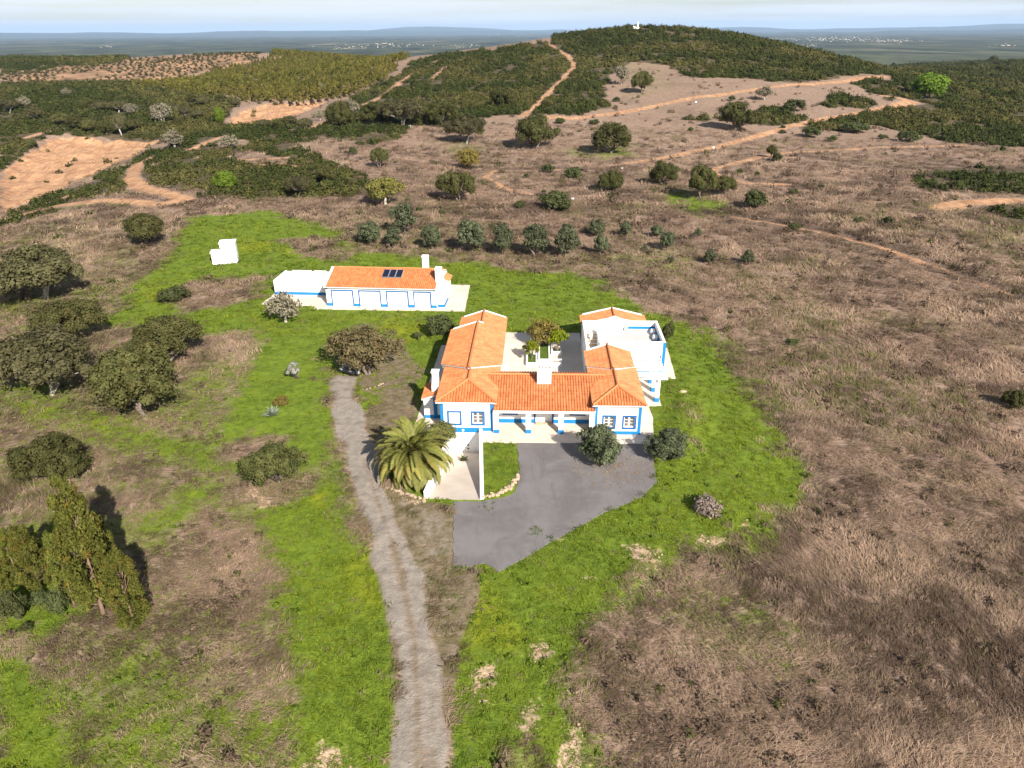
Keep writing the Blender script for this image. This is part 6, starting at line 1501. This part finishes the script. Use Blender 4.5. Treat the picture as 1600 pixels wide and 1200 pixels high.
# planted young pines in rows, and the stubbly cleared slope behind
def rows(poly, dx, dy, rot, jit, seed):
    P = np.array(poly); c, s_ = math.cos(rot), math.sin(rot); r2 = np.random.default_rng(seed); R_ = np.array([[c, -s_], [s_, c]]); Q = P @ R_
    gx_, gy_ = np.meshgrid(np.arange(Q[:, 0].min(), Q[:, 0].max(), dx), np.arange(Q[:, 1].min(), Q[:, 1].max(), dy)); q = np.stack([gx_.ravel(), gy_.ravel()], -1) + r2.normal(size=(gx_.size, 2)) * jit; q = q @ R_.T
    ok = poly_sd(P, q[:, 0], q[:, 1], 5.) < 0; q = q[ok]; return np.c_[q, height(q[:, 0], q[:, 1])]
P = rows(PINES, 3.4, 5.2, .5, .5, 3); n = len(P); t = rng.random((n, 1)); hy = np.clip((fbm(P[:, 0] / 40, P[:, 1] / 40, 71, 3) - .4) * 3, 0, 1)[:, None]; tint = ((1 - t) * np.array([.055, .060, .012]) + t * np.array([.120, .110, .026])) * (1 - .3 * hy) + .3 * hy * np.array([.12, .085, .03]); keep = fbm(P[:, 0] / 25, P[:, 1] / 25, 78, 3) > .36; P, tint = P[keep], tint[keep]; n = len(P); sc = rng.uniform(.6, 1.35, n)
gn_scatter('pine_plantation', 'rows of young yellow-green pines on the far slope', P, np.stack([np.zeros(n), np.zeros(n), rng.uniform(0, 6.28, n)], -1), np.stack([sc, sc, sc], -1), tint, [conifer_proto('young_pine', 60, 1.3, 3.7, .75, s_) for s_ in (1, 2)])
print('pines', n)
P = rows(CROP, 4.5, 7.5, .35, 1.2, 4); keep = rng.random(len(P)) < .9 * sstep(.3, .6, fbm(P[:, 0] / 60, P[:, 1] / 60, 73, 3)) + .1; P = P[keep]; n = len(P); tint = np.array([[.050, .052, .024]]) * rng.uniform(.6, 1.5, (n, 1)); sc = rng.uniform(.7, 1.5, n)
gn_scatter('low_bushes', 'rows of low bushes on the cleared orange slope', P, np.stack([np.zeros(n), np.zeros(n), rng.uniform(0, 6.28, n)], -1), np.stack([sc, sc, sc], -1), tint, SCP[:2])
# far towns on the plain
rt = np.random.default_rng(9); mb = MB()
for (px_, py_, wd, cnt) in ((1300, 61, 75, 130), (1390, 64, 45, 70), (610, 70, 50, 60), (560, 74, 60, 40), (720, 72, 40, 25), (1570, 71, 20, 20), (390, 50.5, 20, 14), (780, 53, 40, 30), (1500, 47, 50, 20), (170, 73, 30, 10), (1260, 71, 20, 20)):
    for k in range(cnt):
        d = ray(px_ + rt.normal() * wd * .5, py_ + rt.normal() * 1.6); tt = (PLAIN_Z - CAMH) / d[2]
        if tt < 0 or tt > 30000: continue
        x, y = d[0] * tt, d[1] * tt; s_ = tt / 1109 * rt.uniform(.5, 1.6); mb.box(x - s_ * rt.uniform(.3, 1), x + s_ * .4, y - s_ * .8, y + s_ * .8, PLAIN_Z - 2, PLAIN_Z + min(9, s_ * .35))
mb.build('distant_town', M['concrete'], None, label='tiny pale buildings of towns out on the plain', kind='stuff')

# ------------------------------------------------------------------ haze
HAZE = True
if HAZE:
    hz = MB().box(-45000, 45000, -3000, 70000, PLAIN_Z - 40, 480).build('haze', M['white'], None, label='thin blue haze over the plain', kind='stuff'); hz.data.materials.clear()
    hm = bpy.data.materials.new('air_haze'); hm.use_nodes = True; hn = hm.node_tree.nodes; hn.clear(); ho = hn.new('ShaderNodeOutputMaterial'); hv = hn.new('ShaderNodeVolumePrincipled')
    hv.inputs['Color'].default_value = (.50, .70, 1.0, 1); hv.inputs['Density'].default_value = 3.0e-5; hv.inputs['Anisotropy'].default_value = .0
    hm.node_tree.links.new(hv.outputs[0], ho.inputs['Volume']); hz.data.materials.append(hm)
